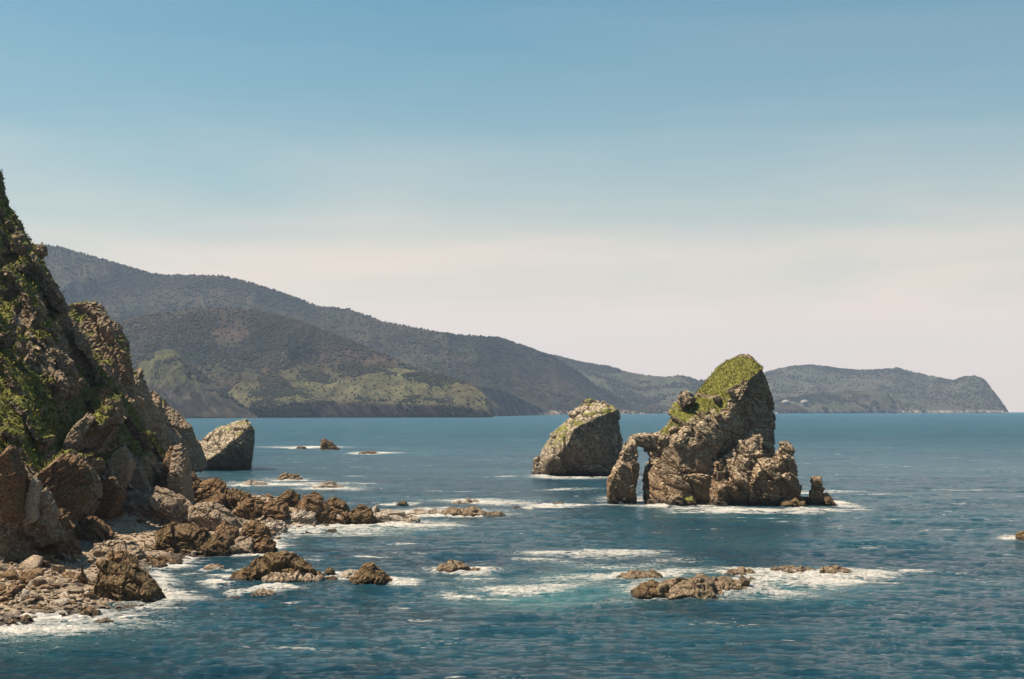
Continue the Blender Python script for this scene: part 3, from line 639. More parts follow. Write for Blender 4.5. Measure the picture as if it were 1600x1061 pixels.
hill('coastal_hill', [(840,552),(870,558),(905,567),(950,574),(1000,586),(1040,590),(1055,588),(1075,590),(1100,596),(1140,606),(1180,622),(1215,640)],
     [(840,646.8),(1000,646.4),(1215,646)], [(840,1800),(1100,1400),(1215,300)], hm3, seed=31, spur=0.45, prof=(0.1, 0.05),
     forest=(6000, lambda px, py, co, v: clump(co, 220, -0.1, 0.15, 4)*np.where(v > 0.9, 3.5, 1)), tree=16, spurw=380)
hill('distant_cape', [(1120,610),(1160,596),(1200,580),(1240,572),(1270,570.5),(1310,576),(1340,579),(1370,578),(1402,575),(1430,582),(1470,591),(1490,595),(1505,589),(1525,588),(1536,592),(1548,606),(1560,622),(1572,640),(1575,644)],
     [(1120,645.6),(1575,645.2)], [(1120,2000),(1450,1600),(1540,700),(1575,150)], hm3, seed=41, spur=0.4, prof=(0.1, 0.05),
     forest=(6500, lambda px, py, co, v: (0.15+clump(co, 260, -0.15, 0.15, 4))*np.where(v > 0.9, 3.5, 1)), tree=12, spurw=420)
hill('low_headland', [(1190,632),(1215,626),(1250,620),(1290,613),(1340,610),(1365,612),(1385,616),(1396,626),(1404,644)],
     [(1190,646),(1404,645.6)], [(1190,400),(1340,420),(1404,60)], hm3, seed=51, spur=0.35, prof=(0.2, 0.06),
     forest=(2200, lambda px, py, co, v: clump(co, 120, -0.1, 0.15, 4)), tree=12, spurw=150)
hms = hill_mat('bare_slope', (0.14, 0.115, 0.075), (0.12, 0.095, 0.07), (0.13, 0.10, 0.08), 10)
hill('coastal_slope', [(720,598),(745,602),(775,606),(800,616),(830,631),(850,641),(868,648)], [(720,651.5),(868,648.5)], [(720,350),(868,60)], hms, seed=71, spur=0.4, prof=(0.06, 0.05), spurw=90)
# the wooded cover of the hills: one mass of crowns
def build_forest():
    k = 6; ang = np.arange(k)/k*2*np.pi
    base = np.concatenate([[[0, 0, 1.0]], np.stack([np.cos(ang)*.52, np.sin(ang)*.52, np.full(k, .35)], 1), [[0, 0, -0.25]]])
    fc = [(0, 1+i, 1+(i+1) % k) for i in range(k)] + [(k+1, 1+(i+1) % k, 1+i) for i in range(k)]
    fc = np.array(fc); Vs = []; Fs = []; tone = []; o = 0
    for pt, size, rng in TREES:
        n = len(pt); j = base[None]*(1+0.35*(rng.random((n, k+2, 3))-0.5))
        j[:, :, 2] += 0.15*(rng.random((n, k+2))-0.5)
        wv = 0.7+0.5*rng.random(n)
        j = j*np.stack([size*wv, size*wv, size*0.8], 1)[:, None, :]
        Vs.append((pt[:, None, :]+j).reshape(-1, 3)); Fs.append((fc[None]+(np.arange(n)*(k+2))[:, None, None]).reshape(-1, 3)+o); o += n*(k+2)
        tone.append(np.repeat(rng.random(n), k+2))
    me = np_mesh('forest', np.concatenate(Vs), np.concatenate(Fs), smooth=False)
    setattr_f(me, 'tone', np.concatenate(tone))
    tag(link('forest', me, M['forest']), kind='stuff', label='dark mixed woodland covering the hills along the far coast', cat='forest')
build_forest()

# ------------------------------------------------------------------ beach and rubble ground
def build_shore():
    xs = np.arange(-330, -20, 1.3); ys = np.arange(165, 740, 1.3); X, Y = np.meshgrid(xs, ys); x, y = X.ravel(), Y.ravel()
    z = shore_h(x, y); sd = shore_sd(x, y)
    z = np.where(sd < -6, -3.0, z)
    me = np_mesh('beach', np.stack([x, y, z], 1), grid_faces(len(ys), len(xs)))
    tag(link('beach', me, M['tan']), kind='structure')
build_shore()

# ------------------------------------------------------------------ cliffs on the left
def veg_cliff(amount, zlo=8, zhi=16, sd=0, nzlo=0.35, nzhi=0.7, freq=12.0, band=False):
    def f(co, no):
        n = fbm(co/freq, 5, 200+sd); n2 = fbm(co/2.5, 3, 230+sd)
        zz = sstep(zlo, zhi, co[:, 2]+4*n)
        v = zz*sstep(nzlo, nzhi, no[:, 2]+0.1*n2)*sstep(-0.2, 0.15, n+0.35*n2+amount)
        if band:                       # the bright meadow strip low on the slope
            a = np.array(P(-60, 575, 305))[[0, 2]]; b = np.array(P(98, 700, 300))[[0, 2]]; e = b-a
            t = np.clip(((co[:, [0, 2]]-a)@e)/(e@e), 0, 1); dd = np.linalg.norm(co[:, [0, 2]]-a-t[:, None]*e, axis=1)
            v = np.maximum(v, (1-sstep(3.5, 6.0, dd+2.5*n))*sstep(0.05, 0.3, no[:, 2]))
        return v
    return f
def ridge_hulls(crest, base_front, back=26.0, drop=60.0):
    """pairs of neighbouring crest points make wedge hulls: crest - front foot - back foot"""
    out = []
    for i in range(len(crest)-1):
        pts = []
        for j in (i, i+1):
            c = Vector(P(*crest[j])); f = Vector(P(*base_front[j])); 
            pts += [tuple(c), tuple(f), (f.x, f.y, f.z-8), (c.x, c.y+2.5, c.z-1.5), (c.x-4, c.y+back, c.z-drop), (c.x-4, c.y+back, -3), (c.x, c.y, -3)]
        out.append(pts)
    return out
rnd = random.Random(4)
def ribs(n, region, dirn, length, width, thick, seed):
    """strata slabs sticking out of a slope; region gives a random point on it"""
    r = random.Random(seed); out = []
    d = Vector(dirn).normalized(); up = Vector((0.45, -0.55, 0.7)).normalized()
    up = (up - d*up.dot(d)).normalized(); sd_ = d.cross(up)
    for i in range(n):
        c = Vector(region(r)); L = length*r.uniform(.4, 1.2); Wd = width*r.uniform(.5, 1.3); T = thick*r.uniform(.5, 1.4)
        pts = []
        for a in (-1, -0.6, 0.7, 1):
            for b in (-1, 1):
                for e in (-1, 1):
                    k = 0.6 if abs(a) == 1 else 1.0
                    pts.append(tuple(c + d*a*L/2 + sd_*b*T/2*k + up*e*Wd/2*k + Vector((r.uniform(-.4, .4),)*3)))
        out.append(pts)
    return out
def foot(px, y, z=2.0): return (px, HZ+(H-z)*F/y, y)
cA = [(-170,262,392),(-90,245,388),(-14,238,382),(4,285,378),(16,342,372),(40,366,366),(64,400,362),(82,455,360),(106,482,362),(124,520,368),(158,570,378),(186,612,386),(216,655,394),(240,705,398),(256,760,400)]
fA = [foot(-330,262),foot(-250,262),foot(-170,262),foot(-150,262),foot(-120,262),foot(-90,262),foot(-40,264),foot(10,268),foot(50,276),foot(85,292),foot(120,312),foot(150,330),foot(180,348),foot(205,366),foot(228,378)]
def regA(r):
    t = r.uniform(0, 1); k = r.uniform(2, len(cA)-1.001); i = int(k); f = k-i
    c = Vector(P(*cA[i])).lerp(Vector(P(*cA[i+1])), f); b = Vector(P(*fA[i])).lerp(Vector(P(*fA[i+1])), f)
    return c.lerp(b, t*0.95)
hA = ridge_hulls(cA, fA)
hA += ribs(44, regA, (0.56, -0.10, -0.80), 26, 7.0, 2.6, 5)
hA += ribs(26, regA, (0.75, 0.25, 0.6), 11, 5.0, 2.6, 8)
# extra crags
def regF(r):
    k = r.uniform(9, 13.2); i = int(k); f = k-i
    c = Vector(P(*cA[i])).lerp(Vector(P(*cA[i+1])), f); b = Vector(P(*fA[i])).lerp(Vector(P(*fA[i+1])), f)
    return c.lerp(b, r.uniform(0.45, 0.9))
hA += ribs(12, regF, (0.80, 0.15, 0.52), 17, 9, 2.8, 18)
hA += ribs(9, regF, (0.50, -0.25, -0.80), 15, 6, 2.4, 28)
hA.append(slab([(-40,900),(-30,690),(0,690),(22,715),(40,745),(38,800),(36,850),(20,872)], 258, 12, 0.7))
hA.append(slab([(40,800),(48,762),(58,742),(66,748),(84,780),(96,800),(100,840),(40,850)], 262, 8, 0.7))
hA.append(slab([(52,800),(60,738),(98,702),(134,716),(142,744),(118,800)], 290, 16, 0.5))
hA.append(slab([(98,700),(108,672),(150,640),(182,622),(186,634),(150,668),(120,700)], 322, 10, 0.5))
hA.append(slab([(118,800),(140,742),(176,706),(196,724),(186,760),(160,800)], 322, 14, 0.5))
hA.append(slab([(186,800),(190,720),(206,690),(232,740),(236,800)], 366, 16, 0.5))
cliffA = make_rock('cliff', hA, 0.5, 42, M['cliff'], seed=2, blocks=0.024, fb=0.006, strata=0.014, nb=(0.78, -0.25, 0.6), sw=0.055, fine=0.009,
                   veg=veg_cliff(0.16, 14, 28, 0, 0.22, 0.5, band=True))
tag(cliffA, kind='structure')
cB = [(60,478,470),(104,474,470),(130,470,470),(154,472,470),(164,490,468),(178,505,467),(193,530,466),(203,568,465),(212,610,464),(228,652,463),(246,692,462),(268,735,461),(292,770,460)]
fB = [foot(q, 446-i*0.6) for i, q in enumerate((60,90,112,130,142,152,165,180,195,212,230,252,276))]
hB = ridge_hulls(cB, fB, 40, 50)
def regB(r):
    k = r.uniform(0, len(cB)-1.001); i = int(k); f = k-i
    return Vector(P(*cB[i])).lerp(Vector(P(*cB[i+1])), f).lerp(Vector(P(*fB[i])), r.uniform(0, 0.7))
hB += ribs(16, regB, (0.5, -0.10, -0.85), 20, 4, 2.0, 15)
cliffB = make_rock('cliff', hB, 0.7, 45, M['cliff'], seed=7, blocks=0.022, fb=0.015, strata=0.012, nb=(0.8, -0.2, 0.55), sw=0.05, fine=0.008,
                   veg=veg_cliff(0.1, 36, 46, 3, 0.3, 0.6))
tag(cliffB, kind='structure')
hC = [slab([(150,740),(170,600),(200,571),(224,574),(230,600),(236,660),(240,740)], 560, 34, 0.7),
      slab([(215,740),(224,606),(240,604),(254,618),(262,650),(270,700),(260,740)], 575, 26, 0.7),
      slab([(215,730),(226,650),(252,622),(258,622),(272,640),(290,650),(303,665),(307,690),(312,735)], 590, 36, 0.6)]
cliffC = make_rock('cliff', hC, 0.9, 40, M['cliff'], seed=9, blocks=0.024, fb=0.015, strata=0.012, nb=(0.8, -0.2, 0.55), sw=0.05, fine=0.008,
                   veg=veg_cliff(0.0, 28, 36, 5, 0.4, 0.7))
tag(cliffC, kind='structure')

# ------------------------------------------------------------------ sea stacks
def stack_empty(px, py, label):
    x, y = W(px, py); o = empty('sea_stack', (x, y+6, 0)); tag(o, label, 'sea stack', 'sea stacks off the coast'); return o
def part(name, hulls, voxel, size, mat, root, seed, veg=None, **kw):
    o = make_rock(name, hulls, voxel, size, mat, None, seed, veg, **kw)
    me = o.data; co = getco(me)-np.array(root.location); me.vertices.foreach_set('co', co.astype(np.float32).ravel()); me.update()
    o.parent = root; return o
def veg_stack(regions):
    def f(co, no):
        px = 800+co[:, 0]/co[:, 1]*F; py = HZ-(co[:, 2]-H)/co[:, 1]*F
        n = fbm(co/3.0, 4, 300); out = np.zeros(len(co))
        for (x0, y0, z0, r0, s) in regions:
            d = np.sqrt(((co-np.array(P(x0, y0, z0)))**2).sum(1))/r0
            out = np.maximum(out, s*(1-sstep(0.7, 1.15, d+0.35*n)))
        return out*sstep(0.3, 0.55, no[:, 2])
    return f
S = stack_empty(1110, 790, 'tall sea stack with bright green grass top and an arch on its left side')
body = [
 [P(1118,576,464),P(1134,562,464),P(1160,556,463),P(1180,562,459),P(1194,574,456),P(1204,598,457),P(1209,680,458),P(1214,800,460),
  P(1168,597,448),P(1160,615,446),P(1142,640,444),P(1114,690,441),P(1100,800,445),P(1180,800,453),P(1150,800,449),
  P(1092,612,456),P(1100,600,460),P(1060,650,458),P(1130,600,475),P(1180,590,475),P(1205,640,476),P(1215,800,480),P(1060,800,475)],
 [P(1005,800,446),P(1004,755,446),P(1008,725,447),P(1021,696,449),P(1038,668,452),P(1058,642,455),P(1090,636,452),P(1125,642,446),P(1140,645,444),
  P(1108,700,439),P(1100,800,436),P(1040,760,437),P(1045,800,434),P(1014,800,440),P(1032,700,442),P(1070,680,440),P(1017,800,466),P(1040,690,466),P(1110,650,466),P(1110,800,468)],
 [P(1033,692,447),P(1040,660,452),P(1056,630,456),P(1078,618,458),P(1100,618,456),P(1120,640,446),P(1100,668,442),P(1060,690,442),P(1040,760,452),P(1110,760,460),P(1060,640,466)],
 [P(1100,800,438),P(1098,745,440),P(1112,705,443),P(1130,720,437),P(1120,800,433)],
 [P(1152,602,448),P(1160,590,450),P(1175,585,452),P(1150,640,445),P(1135,640,444),P(1180,620,449),P(1170,650,449),P(1150,620,455)],
]
gv = veg_stack([(1138,590,458,11,1.0),(1165,572,458,7,1.0),(1112,615,452,9,1.0),(1095,625,450,6,.8),(1180,572,456,4.5,1.0),(1065,650,452,7,.7),(1045,668,450,6,.7),(1085,648,448,6,.5),(1020,690,447,5,.55),(1120,640,446,6,.5),(1120,600,456,8,1.0)])
bo = part('rock_body', body, 0.4, 44, M['stack'], S, 17, veg=lambda c, n: gv(c, n), blocks=0.024, fb=0.008, strata=0.006, sw=0.12, nb=(0.45, -0.2, 0.9), fine=0.004, stretch=(1, 1, 0.8))
def knob(px, py, y, rx, rz, ry, seed, flat=0.0):
    r = random.Random(seed); c = Vector(P(px, py, y)); k = y/F; out = []
    for i in range(16):
        v = Vector((r.gauss(0, 1), r.gauss(0, 1), r.gauss(0, 1))).normalized()
        out.append((c.x+v.x*rx*k, c.y+v.y*ry, c.z+v.z*rz*k))
    return out
part('boulder', [knob(1072,624,452,17,15,3.2,3), knob(1066,622,452,10,13,2.5,4)], 0.3, 7, M['stack'], S, 23, blocks=0.035, fb=0.04, fine=0.02)
part('summit_crag', [slab([(1119,580),(1121,572),(1130,566),(1140,560),(1160,572),(1140,584)], 466, 4), slab([(1138,566),(1146,558),(1158,552),(1172,553),(1180,561),(1176,570),(1150,575)], 465, 4)], 0.3, 9, M['stack'], S, 24, blocks=0.03, fb=0.04, fine=0.02,
     veg=lambda c, n: sstep(0.2, 0.6, n[:, 2])*0.5)
for i, q in enumerate([(1088,660,444,9,8,2.5),(1104,655,443,8,8,2.2),(1120,650,442,9,6,2.2),(1075,672,442,12,8,2.5),(1052,672,446,10,7,2.5),(1100,676,441,10,8,2.2),(1040,688,445,16,12,3.0),(1060,692,441,14,12,2.6),(1084,694,440,10,10,2.4),(1118,622,449,10,5,2.2),(1140,612,447,8,6,1.8),(1112,668,441,9,9,2)]):
    part('crag', [knob(*q, 60+i), knob(q[0]+4, q[1]+3, q[2]-.5, q[3]*.7, q[4]*.8, q[5]*.8, 90+i)], 0.3, 6, M['stack'], S, 130+i, blocks=0.035, fb=0.04, fine=0.02, veg=lambda c, n: sstep(0.75, 0.9, n[:, 2])*0.6)
part('buttress', [slab([(1100,796),(1102,745),(1130,712),(1150,700),(1160,686),(1176,680),(1188,690),(1184,740),(1172,796)], 441, 9, 0.7),
                  slab([(1112,796),(1112,760),(1128,744),(1150,736),(1164,742),(1170,762),(1170,796)], 436, 8, 0.75),
                  slab([(1145,740),(1155,712),(1172,700),(1190,704),(1186,740)], 439, 6), knob(1182,690,441,9,12,2.2,5)],
     0.35, 22, M['stack'], S, 31, blocks=0.036, fb=0.015, strata=0.008, fine=0.008)
part('pinnacle', [slab([(1164,798),(1168,745),(1180,722),(1196,710),(1212,714),(1216,740),(1214,798)], 436, 9, 0.8),
                  slab([(1208,798),(1210,715),(1216,694),(1224,687),(1236,688),(1241,700),(1240,722),(1247,736),(1246,775),(1250,798)], 437, 8, 0.8)],
     0.33, 20, M['stack'], S, 37, blocks=0.036, fb=0.012, strata=0.008, fine=0.008)
part('rock_spike', [slab([(1264,798),(1267,745),(1272,742),(1282,744),(1286,758),(1286,798)], 437, 3.5, 0.85)], 0.25, 9, M['stack'], S, 41, blocks=0.03, fb=0.04, fine=0.02)
part('low_ledge', [slab([(1214,799),(1218,782),(1235,776),(1258,784),(1262,799)], 432, 7), slab([(1240,798),(1246,776),(1290,774),(1304,790),(1306,798)], 440, 6),
                   slab([(1284,799),(1286,770),(1292,768),(1302,784),(1312,799)], 436, 5)], 0.3, 10, M['dark'], S, 43, blocks=0.035, fb=0.04, fine=0.025)
part('foot_boulder', [slab([(1043,790),(1047,772),(1058,764),(1066,770),(1070,790)], 433, 4)], 0.25, 6, M['stack'], S, 47, blocks=0.035, fb=0.04, fine=0.02)
part('foot_boulder', [slab([(1066,790),(1070,778),(1082,774),(1090,790)], 434, 3)], 0.25, 4, M['dark'], S, 48, blocks=0.035, fb=0.04, fine=0.02, veg=lambda c, n: sstep(0.2, 0.6, n[:, 2]))
part('arch_pillar', [slab([(947,784),(948,755),(958,728),(972,712),(985,720),(990,750),(993,784)], 446, 9, 0.85), slab([(956,745),(966,712),(975,688),(985,677),(997,680),(998,700),(996,755),(982,777)], 447, 7, 0.85),
                     slab([(962,780),(984,680),(998,684),(994,720),(988,782)], 449, 6, 0.9)], 0.33, 20, M['stack'], S, 53, blocks=0.022, fb=0.02, strata=0.006, nb=(0.9, 0, 0.3), fine=0.014)
part('arch_bridge', [slab([(984,690),(990,677),(1004,680),(1016,678),(1036,676),(1044,690),(1022,701),(1004,697)], 449, 6, 0.8, 0.8), knob(994, 684, 448, 12, 8, 3.0, 9), knob(1022, 687, 449, 15, 9, 3.0, 19), knob(1013, 700, 449, 7, 7, 2.0, 29)], 0.28, 10, M['stack'], S, 57, blocks=0.03, fb=0.04, fine=0.02)

T = stack_empty(905, 745, 'grey sea stack with sloping lichen covered top standing left of the arch')
tb = [[P(834,752,634),P(835,722,634),P(842,708,637),P(870,672,640),P(898,640,642),P(912,628,643),P(944,627,642),P(960,633,640),P(968,640,640),P(970,668,640),P(972,752,640),
       P(856,724,622),P(882,700,618),P(900,667,620),P(930,653,624),P(962,640,631),P(855,752,626),P(900,752,627),P(950,752,628),
       P(850,752,660),P(965,752,665),P(930,650,662)],
      [P(955,752,628),P(960,670,632),P(971,672,634),P(976,684,635),P(978,752,634),P(960,752,650)],
      [P(904,640,640),P(908,626,641),P(925,622,641),P(938,626,641),P(940,645,640),P(915,640,650)]]
part('rock_body', tb, 0.55, 44, M['stack_far'], T, 61, veg=lambda c, n: sstep(0.25, 0.6, n[:, 2])*sstep(-0.3, 0.3, fbm(c/2.5, 4, 311)-0.05)*sstep(6, 14, c[:, 2])*0.8,
     blocks=0.019, fb=0.008, strata=0.004, fine=0.005, stretch=(1, 1, 0.7))

D = stack_empty(345, 735, 'squat dark rock with leaning flat top at the end of the cliffs')
db = [[P(290,742,690),P(292,710,692),P(322,690,696),P(338,668,700),P(362,660,702),P(388,655,702),P(395,658,700),P(398,700,698),P(394,722,694),P(384,742,696),
       P(325,742,683),P(326,718,675),P(388,668,683),P(384,690,682),P(375,742,690),P(300,742,712),P(390,742,715),P(360,680,715)],
      [P(240,742,700),P(262,700,700),P(300,695,700),P(330,700,700),P(340,742,695),P(250,742,715)]]
part('rock_body', db, 0.6, 32, M['stack_far'], D, 67, veg=lambda c, n: 0.8*sstep(0.25, 0.6, n[:, 2])*sstep(10, 16, c[:, 2])*sstep(-0.1, 0.3, fbm(c/2.5, 4, 317))*0.8,
     blocks=0.02, fb=0.01, strata=0.005, fine=0.006)

# ------------------------------------------------------------------ grass growing on rock
def tufts(name, objs, n, size, parent=None, seed=0, kind='stuff', thr=0.45):
    rng = np.random.default_rng(seed); PT = []; NO = []; WT = []
    for o in objs:
        me = o.data; co = getco(me); no = getno(me)
        if o.parent and o.parent != parent: co = co + np.array(o.parent.location)
        v = np.empty(len(co), np.float32); me.attributes['veg'].data.foreach_get('value', v)
        k = v > thr; PT.append(co[k]); NO.append(no[k]); WT.append(v[k])
    PT = np.concatenate(PT); NO = np.concatenate(NO); WT = np.concatenate(WT)
    idx = rng.choice(len(PT), min(n, len(PT)*3), p=WT/WT.sum()); n = len(idx)
    p = PT[idx] + rng.normal(0, 0.3, (n, 3))*np.array([1, 1, 0.3]); nr = NO[idx]
    up = nr*0.5 + np.array([0, 0, 0.8]); up /= np.linalg.norm(up, axis=1)[:, None]
    B = 4; Vs = []; 
    s = size*(0.5+rng.random(n))
    for b in range(B):
        a = rng.random(n)*2*np.pi; d = np.stack([np.cos(a), np.sin(a), np.zeros(n)], 1)
        sdv = np.stack([-np.sin(a), np.cos(a), np.zeros(n)], 1)
        l = s*(0.7+0.6*rng.random(n))
        base1 = p - sdv*(s*0.45)[:, None] - up*(s*0.2)[:, None]; base2 = p + sdv*(s*0.45)[:, None] - up*(s*0.2)[:, None]
        tip = p + up*(l*0.75)[:, None] + d*(l*0.7)[:, None] + sdv*(rng.normal(0, .2, n)*s)[:, None]
        Vs.append(np.stack([base1, base2, tip], 1))
    V = np.concatenate(Vs).reshape(-1, 3)
    me = np_mesh(name, V, np.arange(len(V)).reshape(-1, 3), smooth=False)
    setattr_f(me, 'tone', np.repeat(np.tile(rng.random(n), B), 3))
    me.normals_split_custom_set_from_vertices(np.repeat(np.tile(up, (B, 1)), 3, axis=0).tolist())
    o = link(name, me, M['grass'], parent); o['kind'] = kind
    return o
g = tufts('grass', [cliffA, cliffB, cliffC], 42000, 0.34, seed=1); tag(g, 'patchy yellow green grass clinging to the left cliffs', 'grass')
tufts('grass', [bo], 9000, 0.2, parent=S, seed=2)

# ------------------------------------------------------------------ boulders and reef rocks
from mathutils.bvhtree import BVHTree
BV = BVHTree.FromPolygons([v.co[:] for v in cliffA.data.vertices], [p.vertices[:] for p in cliffA.data.polygons])
def cliff_hit(px, py):
    d = Vector(((px-800)/F, 1.0, -(py-HZ)/F)); h = BV.ray_cast(Vector((0, 0, H)), d.normalized())
    return h[0].y if h[0] else hit(px, py)
for (name, mk, seed, poly, t, label, how) in BOULDERS:
    bx = sum(p[0] for p in poly)/len(poly); by = max(p[1] for p in poly)
    y0 = WY(by) if how == 'w' else hit(bx, by)
    y = y0 + t*0.45
    if how == 'c':
        mid_y = sum(p[1] for p in poly)/len(poly)
        y = min(cliff_hit(bx, mid_y), cliff_hit(bx, mid_y+8)) + t*0.05
    pl = [(p[0], p[1]) for p in poly]
    # carry the outline a little below the ground or water
    lo = sorted(pl, key=lambda p: -p[1])[:2]
    pl += [(p[0], p[1]+ (1.2/(y/F))) for p in lo]
    wpx = max(p[0] for p in poly)-min(p[0] for p in poly); size = wpx*y/F
    hl = [slab(pl, y, t*0.8, 0.9, 0.85)] if how == 'c' else [slab(pl, y, t, 0.66, 0.62)]
    r = random.Random(seed*7+1)
    for k in range(2 if wpx > 40 and how != 'c' else 0):
        q = r.choice(pl[:-2]); f = r.uniform(.35, .7)
        cx = bx+(q[0]-bx)*f; cy = by+(q[1]-by)*f
        hl.append(knob(cx, cy, y-t*0.15, wpx*0.16, wpx*0.11, t*0.3, seed*3+k))
    o = make_rock(name, hl, max(0.16, size/70), size, M[mk], seed=seed*5, blocks=0.03 if how == 'c' else 0.04, fb=0.004 if how == 'c' else 0.012, fine=0.011, strata=0.014 if how == 'c' else 0.01, nb=(-0.55, -0.35, 0.75) if how == 'c' else (r.uniform(-.5, .8), -0.3, 0.8), sw=0.10)
    # origin at its base
    me = o.data; c = np.array([y*(bx-800)/F, y, 0.0]); co = getco(me)
    c[2] = max(np.percentile(co[:, 2], 2), 0) ; me.vertices.foreach_set('co', (co-c).astype(np.float32).ravel()); me.update(); o.location = c
    tag(o, label, 'boulder' if how != 'c' else 'leaning rock', {'w': 'boulders and reef rocks off the beach', 'b': 'large boulders along the shore', 'c': 'rocks leaning on the lower cliff'}[how])

# ------------------------------------------------------------------ loose stones
def stone_mesh(i):
    r = random.Random(500+i); bm = bmesh.new()
    el = (r.uniform(.8, 1.3), r.uniform(.6, 1.0), r.uniform(.35, .75))
    pts = []
    for k in range(13):
        v = Vector((r.gauss(0, 1), r.gauss(0, 1), r.gauss(0, 1))).normalized()*r.uniform(.85, 1.0)
        pts.append((v.x*el[0], v.y*el[1], v.z*el[2]))
    hull_into(bm, pts)
    bmesh.ops.bevel(bm, geom=bm.edges[:], offset=0.09, segments=1, affect='EDGES')
    bmesh.ops.triangulate(bm, faces=bm.faces[:])
    me = bpy.data.meshes.new('stone'); bm.to_mesh(me); bm.free(); return me
protos = [[None]*10 for _ in range(3)]
SM = ['brown', 'tan', 'pale']
for i in range(10):
    for j in range(3):
        me = stone_mesh(i); me.materials.append(M[SM[j]]); protos[j][i] = me
def put_stones(n, region, sizes, mats, where, group, seed):
    """where(px, py) -> words for the spot; the label adds colour and size"""
    r = random.Random(seed); c = 0; tries = 0
    while c < n and tries < n*40:
        tries += 1
        px, py = region(r); y = hit(px, py); x = y*(px-800)/F; h = float(shore_h(x, y)[0])
        if h < -0.25: continue
        s = sizes[0]*(sizes[1]/sizes[0])**(r.random()**1.6)
        mi = r.choices(range(3), mats)[0]
        o = bpy.data.objects.new('stone', protos[mi][r.randrange(10)]); C.objects.link(o)
        o.location = (x, y, max(h, 0)+s*0.25); o.scale = (s, s, s*r.uniform(.7, 1.1)); o.rotation_euler = (r.uniform(-.6, .6), r.uniform(-.6, .6), r.uniform(0, 6.28))
        k = (s/sizes[0])/(sizes[1]/sizes[0])
        word = 'small' if k < 0.5 else ('medium' if k < 0.72 else 'large')
        tag(o, word+' '+('dark brown', 'tan', 'pale grey')[mi]+' stone '+where(px, py), 'stone', group); c += 1
def box(x0, x1, y0, y1): return lambda r: (r.uniform(x0, x1), r.uniform(y0, y1))
put_stones(135, box(-15, 150, 872, 952), (0.5, 1.75), (4, 6, 2),
    lambda px, py: 'on the pebble beach '+('by the cliff' if py < 895 else 'half way down' if py < 922 else 'by the surf')+(', left edge' if px < 45 else ', middle' if px < 100 else ', near jagged boulder'), 'stones on the pebble beach', 1)
put_stones(22, box(-15, 130, 870, 935), (1.4, 2.9), (7, 3, 0),
    lambda px, py: 'standing out above the pebbles '+('by the cliff' if py < 895 else 'mid beach' if py < 915 else 'nearer the surf')+(', left edge' if px < 40 else ', centre' if px < 85 else ', by jagged boulder'), 'big stones on the pebble beach', 11)
put_stones(52, box(120, 330, 800, 872), (0.6, 1.7), (6, 4, 1),
    lambda px, py: 'among slabs '+('left of' if px < 180 else 'straight below' if px < 290 else 'right of')+' the domed boulder'+(', close' if py < 836 else ', by the shore'), 'stones among the slabs', 2)
put_stones(60, box(300, 470, 800, 868), (0.7, 1.9), (6, 2, 3),
    lambda px, py: 'on near side of spit, '+('inner cove' if px < 360 else 'above the cove' if px < 415 else 'near white foam')+(', higher up' if py < 836 else ', low down'), 'stones on the near side of the spit', 3)
put_stones(40, box(300, 590, 765, 812), (0.9, 2.4), (8, 1, 1),
    lambda px, py: 'wedged on the crest of the spit, '+('landward end' if px < 380 else 'middle stretch' if px < 480 else 'seaward end'), 'stones on the crest of the spit', 4)
# fine rubble: one mass
def pebbles(n, seed):
    rng = np.random.default_rng(seed); x = rng.uniform(-150, -30, n*6); y = rng.uniform(185, 420, n*6)
    sd = shore_sd(x, y); h = shore_h(x, y); k = (sd > -1) & (sd < 45) & (h > -0.1) & (800+x/y*F > -40); x, y, h = x[k][:n], y[k][:n], h[k][:n]; n = len(x)
    me0 = bmesh.new(); bmesh.ops.create_icosphere(me0, subdivisions=1, radius=1); bv = np.array([v.co[:] for v in me0.verts]); bf = np.array([[v.index for v in f.verts] for f in me0.faces]); me0.free()
    s = 0.16*(3.2**rng.random(n)); V = bv[None]*(1+0.5*(rng.random((n, len(bv), 3))-.5))*np.stack([s*1.3, s, s*.7], 1)[:, None]
    a = rng.random(n)*6.28; ca, sa = np.cos(a)[:, None], np.sin(a)[:, None]
    V = np.stack([V[..., 0]*ca-V[..., 1]*sa, V[..., 0]*sa+V[..., 1]*ca, V[..., 2]], -1)+np.stack([x, y, h+s*.3], 1)[:, None]
    F_ = (bf[None]+(np.arange(n)*len(bv))[:, None, None]).reshape(-1, 3)
    o = link('pebbles', np_mesh('pebbles', V.reshape(-1, 3), F_, smooth=False), M['tan']); tag(o, 'small tan and brown pebbles covering the beach between the boulders', 'pebbles', kind='stuff')
pebbles(5000, 3)

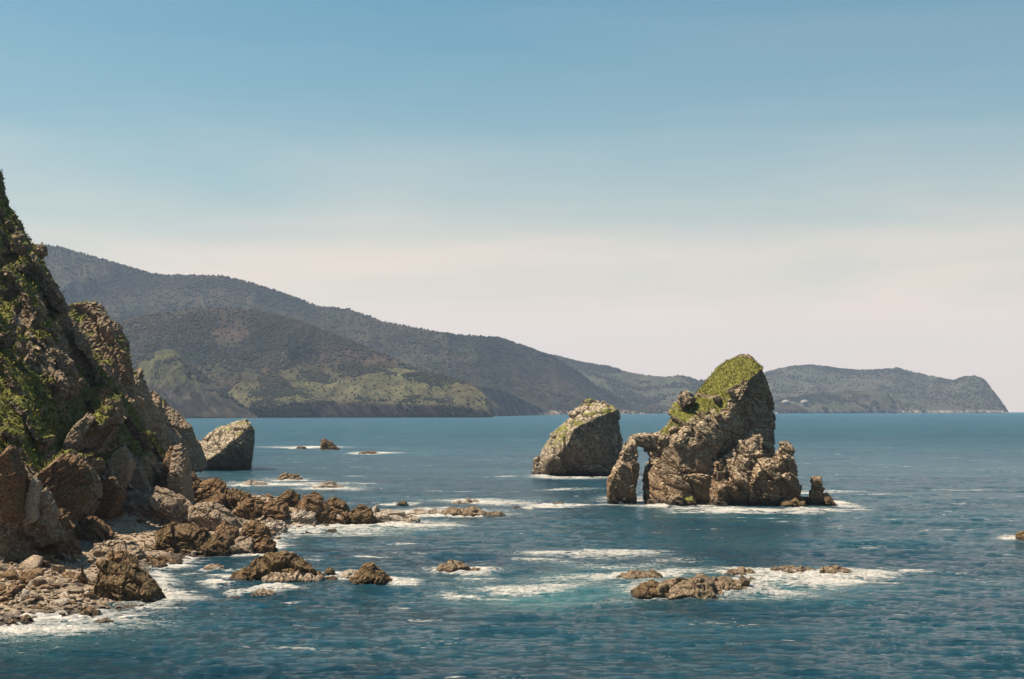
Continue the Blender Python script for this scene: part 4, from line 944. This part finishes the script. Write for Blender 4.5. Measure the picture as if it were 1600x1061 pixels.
# ------------------------------------------------------------------ two domed buildings on the far shore
def dome_mat(name, c):
    m, t, b = mat_new(name); pos, z, nz_ = posz(t)
    t.links.new(mix(t, ramp(t, noise(t, pos, 0.08, 5), [(0.4, 0.0), (0.7, 0.5)]), c, tuple(v*0.7 for v in c)), b.inputs['Base Color']); b.inputs['Roughness'].default_value = 0.8; return m
mw = dome_mat('pale_concrete', (0.22, 0.2, 0.18)); mwd = dome_mat('stained_concrete', (0.12, 0.11, 0.095))
for px, lab in ((1228, 'white domed round building on the far shore, the left one of the pair'), (1257, 'white domed round building on the far shore, the right one of the pair')):
    y = 9300.0; x, _, z = P(px, 630, y); R_ = 25.0
    e_ = empty('domed_building', (x, y, z-28)); tag(e_, lab, 'building', 'domed buildings on the far shore')
    bm = bmesh.new(); bmesh.ops.create_cone(bm, cap_ends=True, segments=32, radius1=R_, radius2=R_, depth=34)
    bmesh.ops.translate(bm, verts=bm.verts[:], vec=(0, 0, 17)); me = bpy.data.meshes.new('wall'); bm.to_mesh(me); bm.free(); link('wall', me, mwd, e_)
    bm = bmesh.new(); bmesh.ops.create_uvsphere(bm, u_segments=32, v_segments=16, radius=R_*1.06)
    bmesh.ops.delete(bm, geom=[v for v in bm.verts if v.co.z < -0.1], context='VERTS')
    for v in bm.verts: v.co.z = v.co.z*0.62+34
    me = bpy.data.meshes.new('dome'); bm.to_mesh(me); bm.free()
    for p_ in me.polygons: p_.use_smooth = True
    link('dome', me, mw, e_)
    bm = bmesh.new(); bmesh.ops.create_cone(bm, cap_ends=True, segments=32, radius1=R_*1.1, radius2=R_*1.1, depth=3.2)
    bmesh.ops.translate(bm, verts=bm.verts[:], vec=(0, 0, 33)); me = bpy.data.meshes.new('cornice'); bm.to_mesh(me); bm.free(); link('cornice', me, mw, e_)

# ------------------------------------------------------------------ air
bm = bmesh.new(); bmesh.ops.create_cube(bm, size=1.0)
me = bpy.data.meshes.new('haze'); 
x0, x1, y0, y1, z0, z1 = -22000, 22000, -22000, 22000, -60, 1100
for v in bm.verts: v.co = ((x0+x1)/2+v.co.x*(x1-x0), (y0+y1)/2+v.co.y*(y1-y0), (z0+z1)/2+v.co.z*(z1-z0))
bm.to_mesh(me); bm.free()
hz = bpy.data.materials.new('haze_air'); hz.use_nodes = True; t = hz.node_tree; t.nodes.clear()
pv = N(t, 'ShaderNodeVolumePrincipled'); pv.inputs['Color'].default_value = (0.56, 0.71, 1.0, 1); pv.inputs['Density'].default_value = 0.5/18500; pv.inputs['Anisotropy'].default_value = 0.2
om = N(t, 'ShaderNodeOutputMaterial'); t.links.new(pv.outputs[0], om.inputs['Volume'])
tag(link('haze', me, hz), kind='stuff')
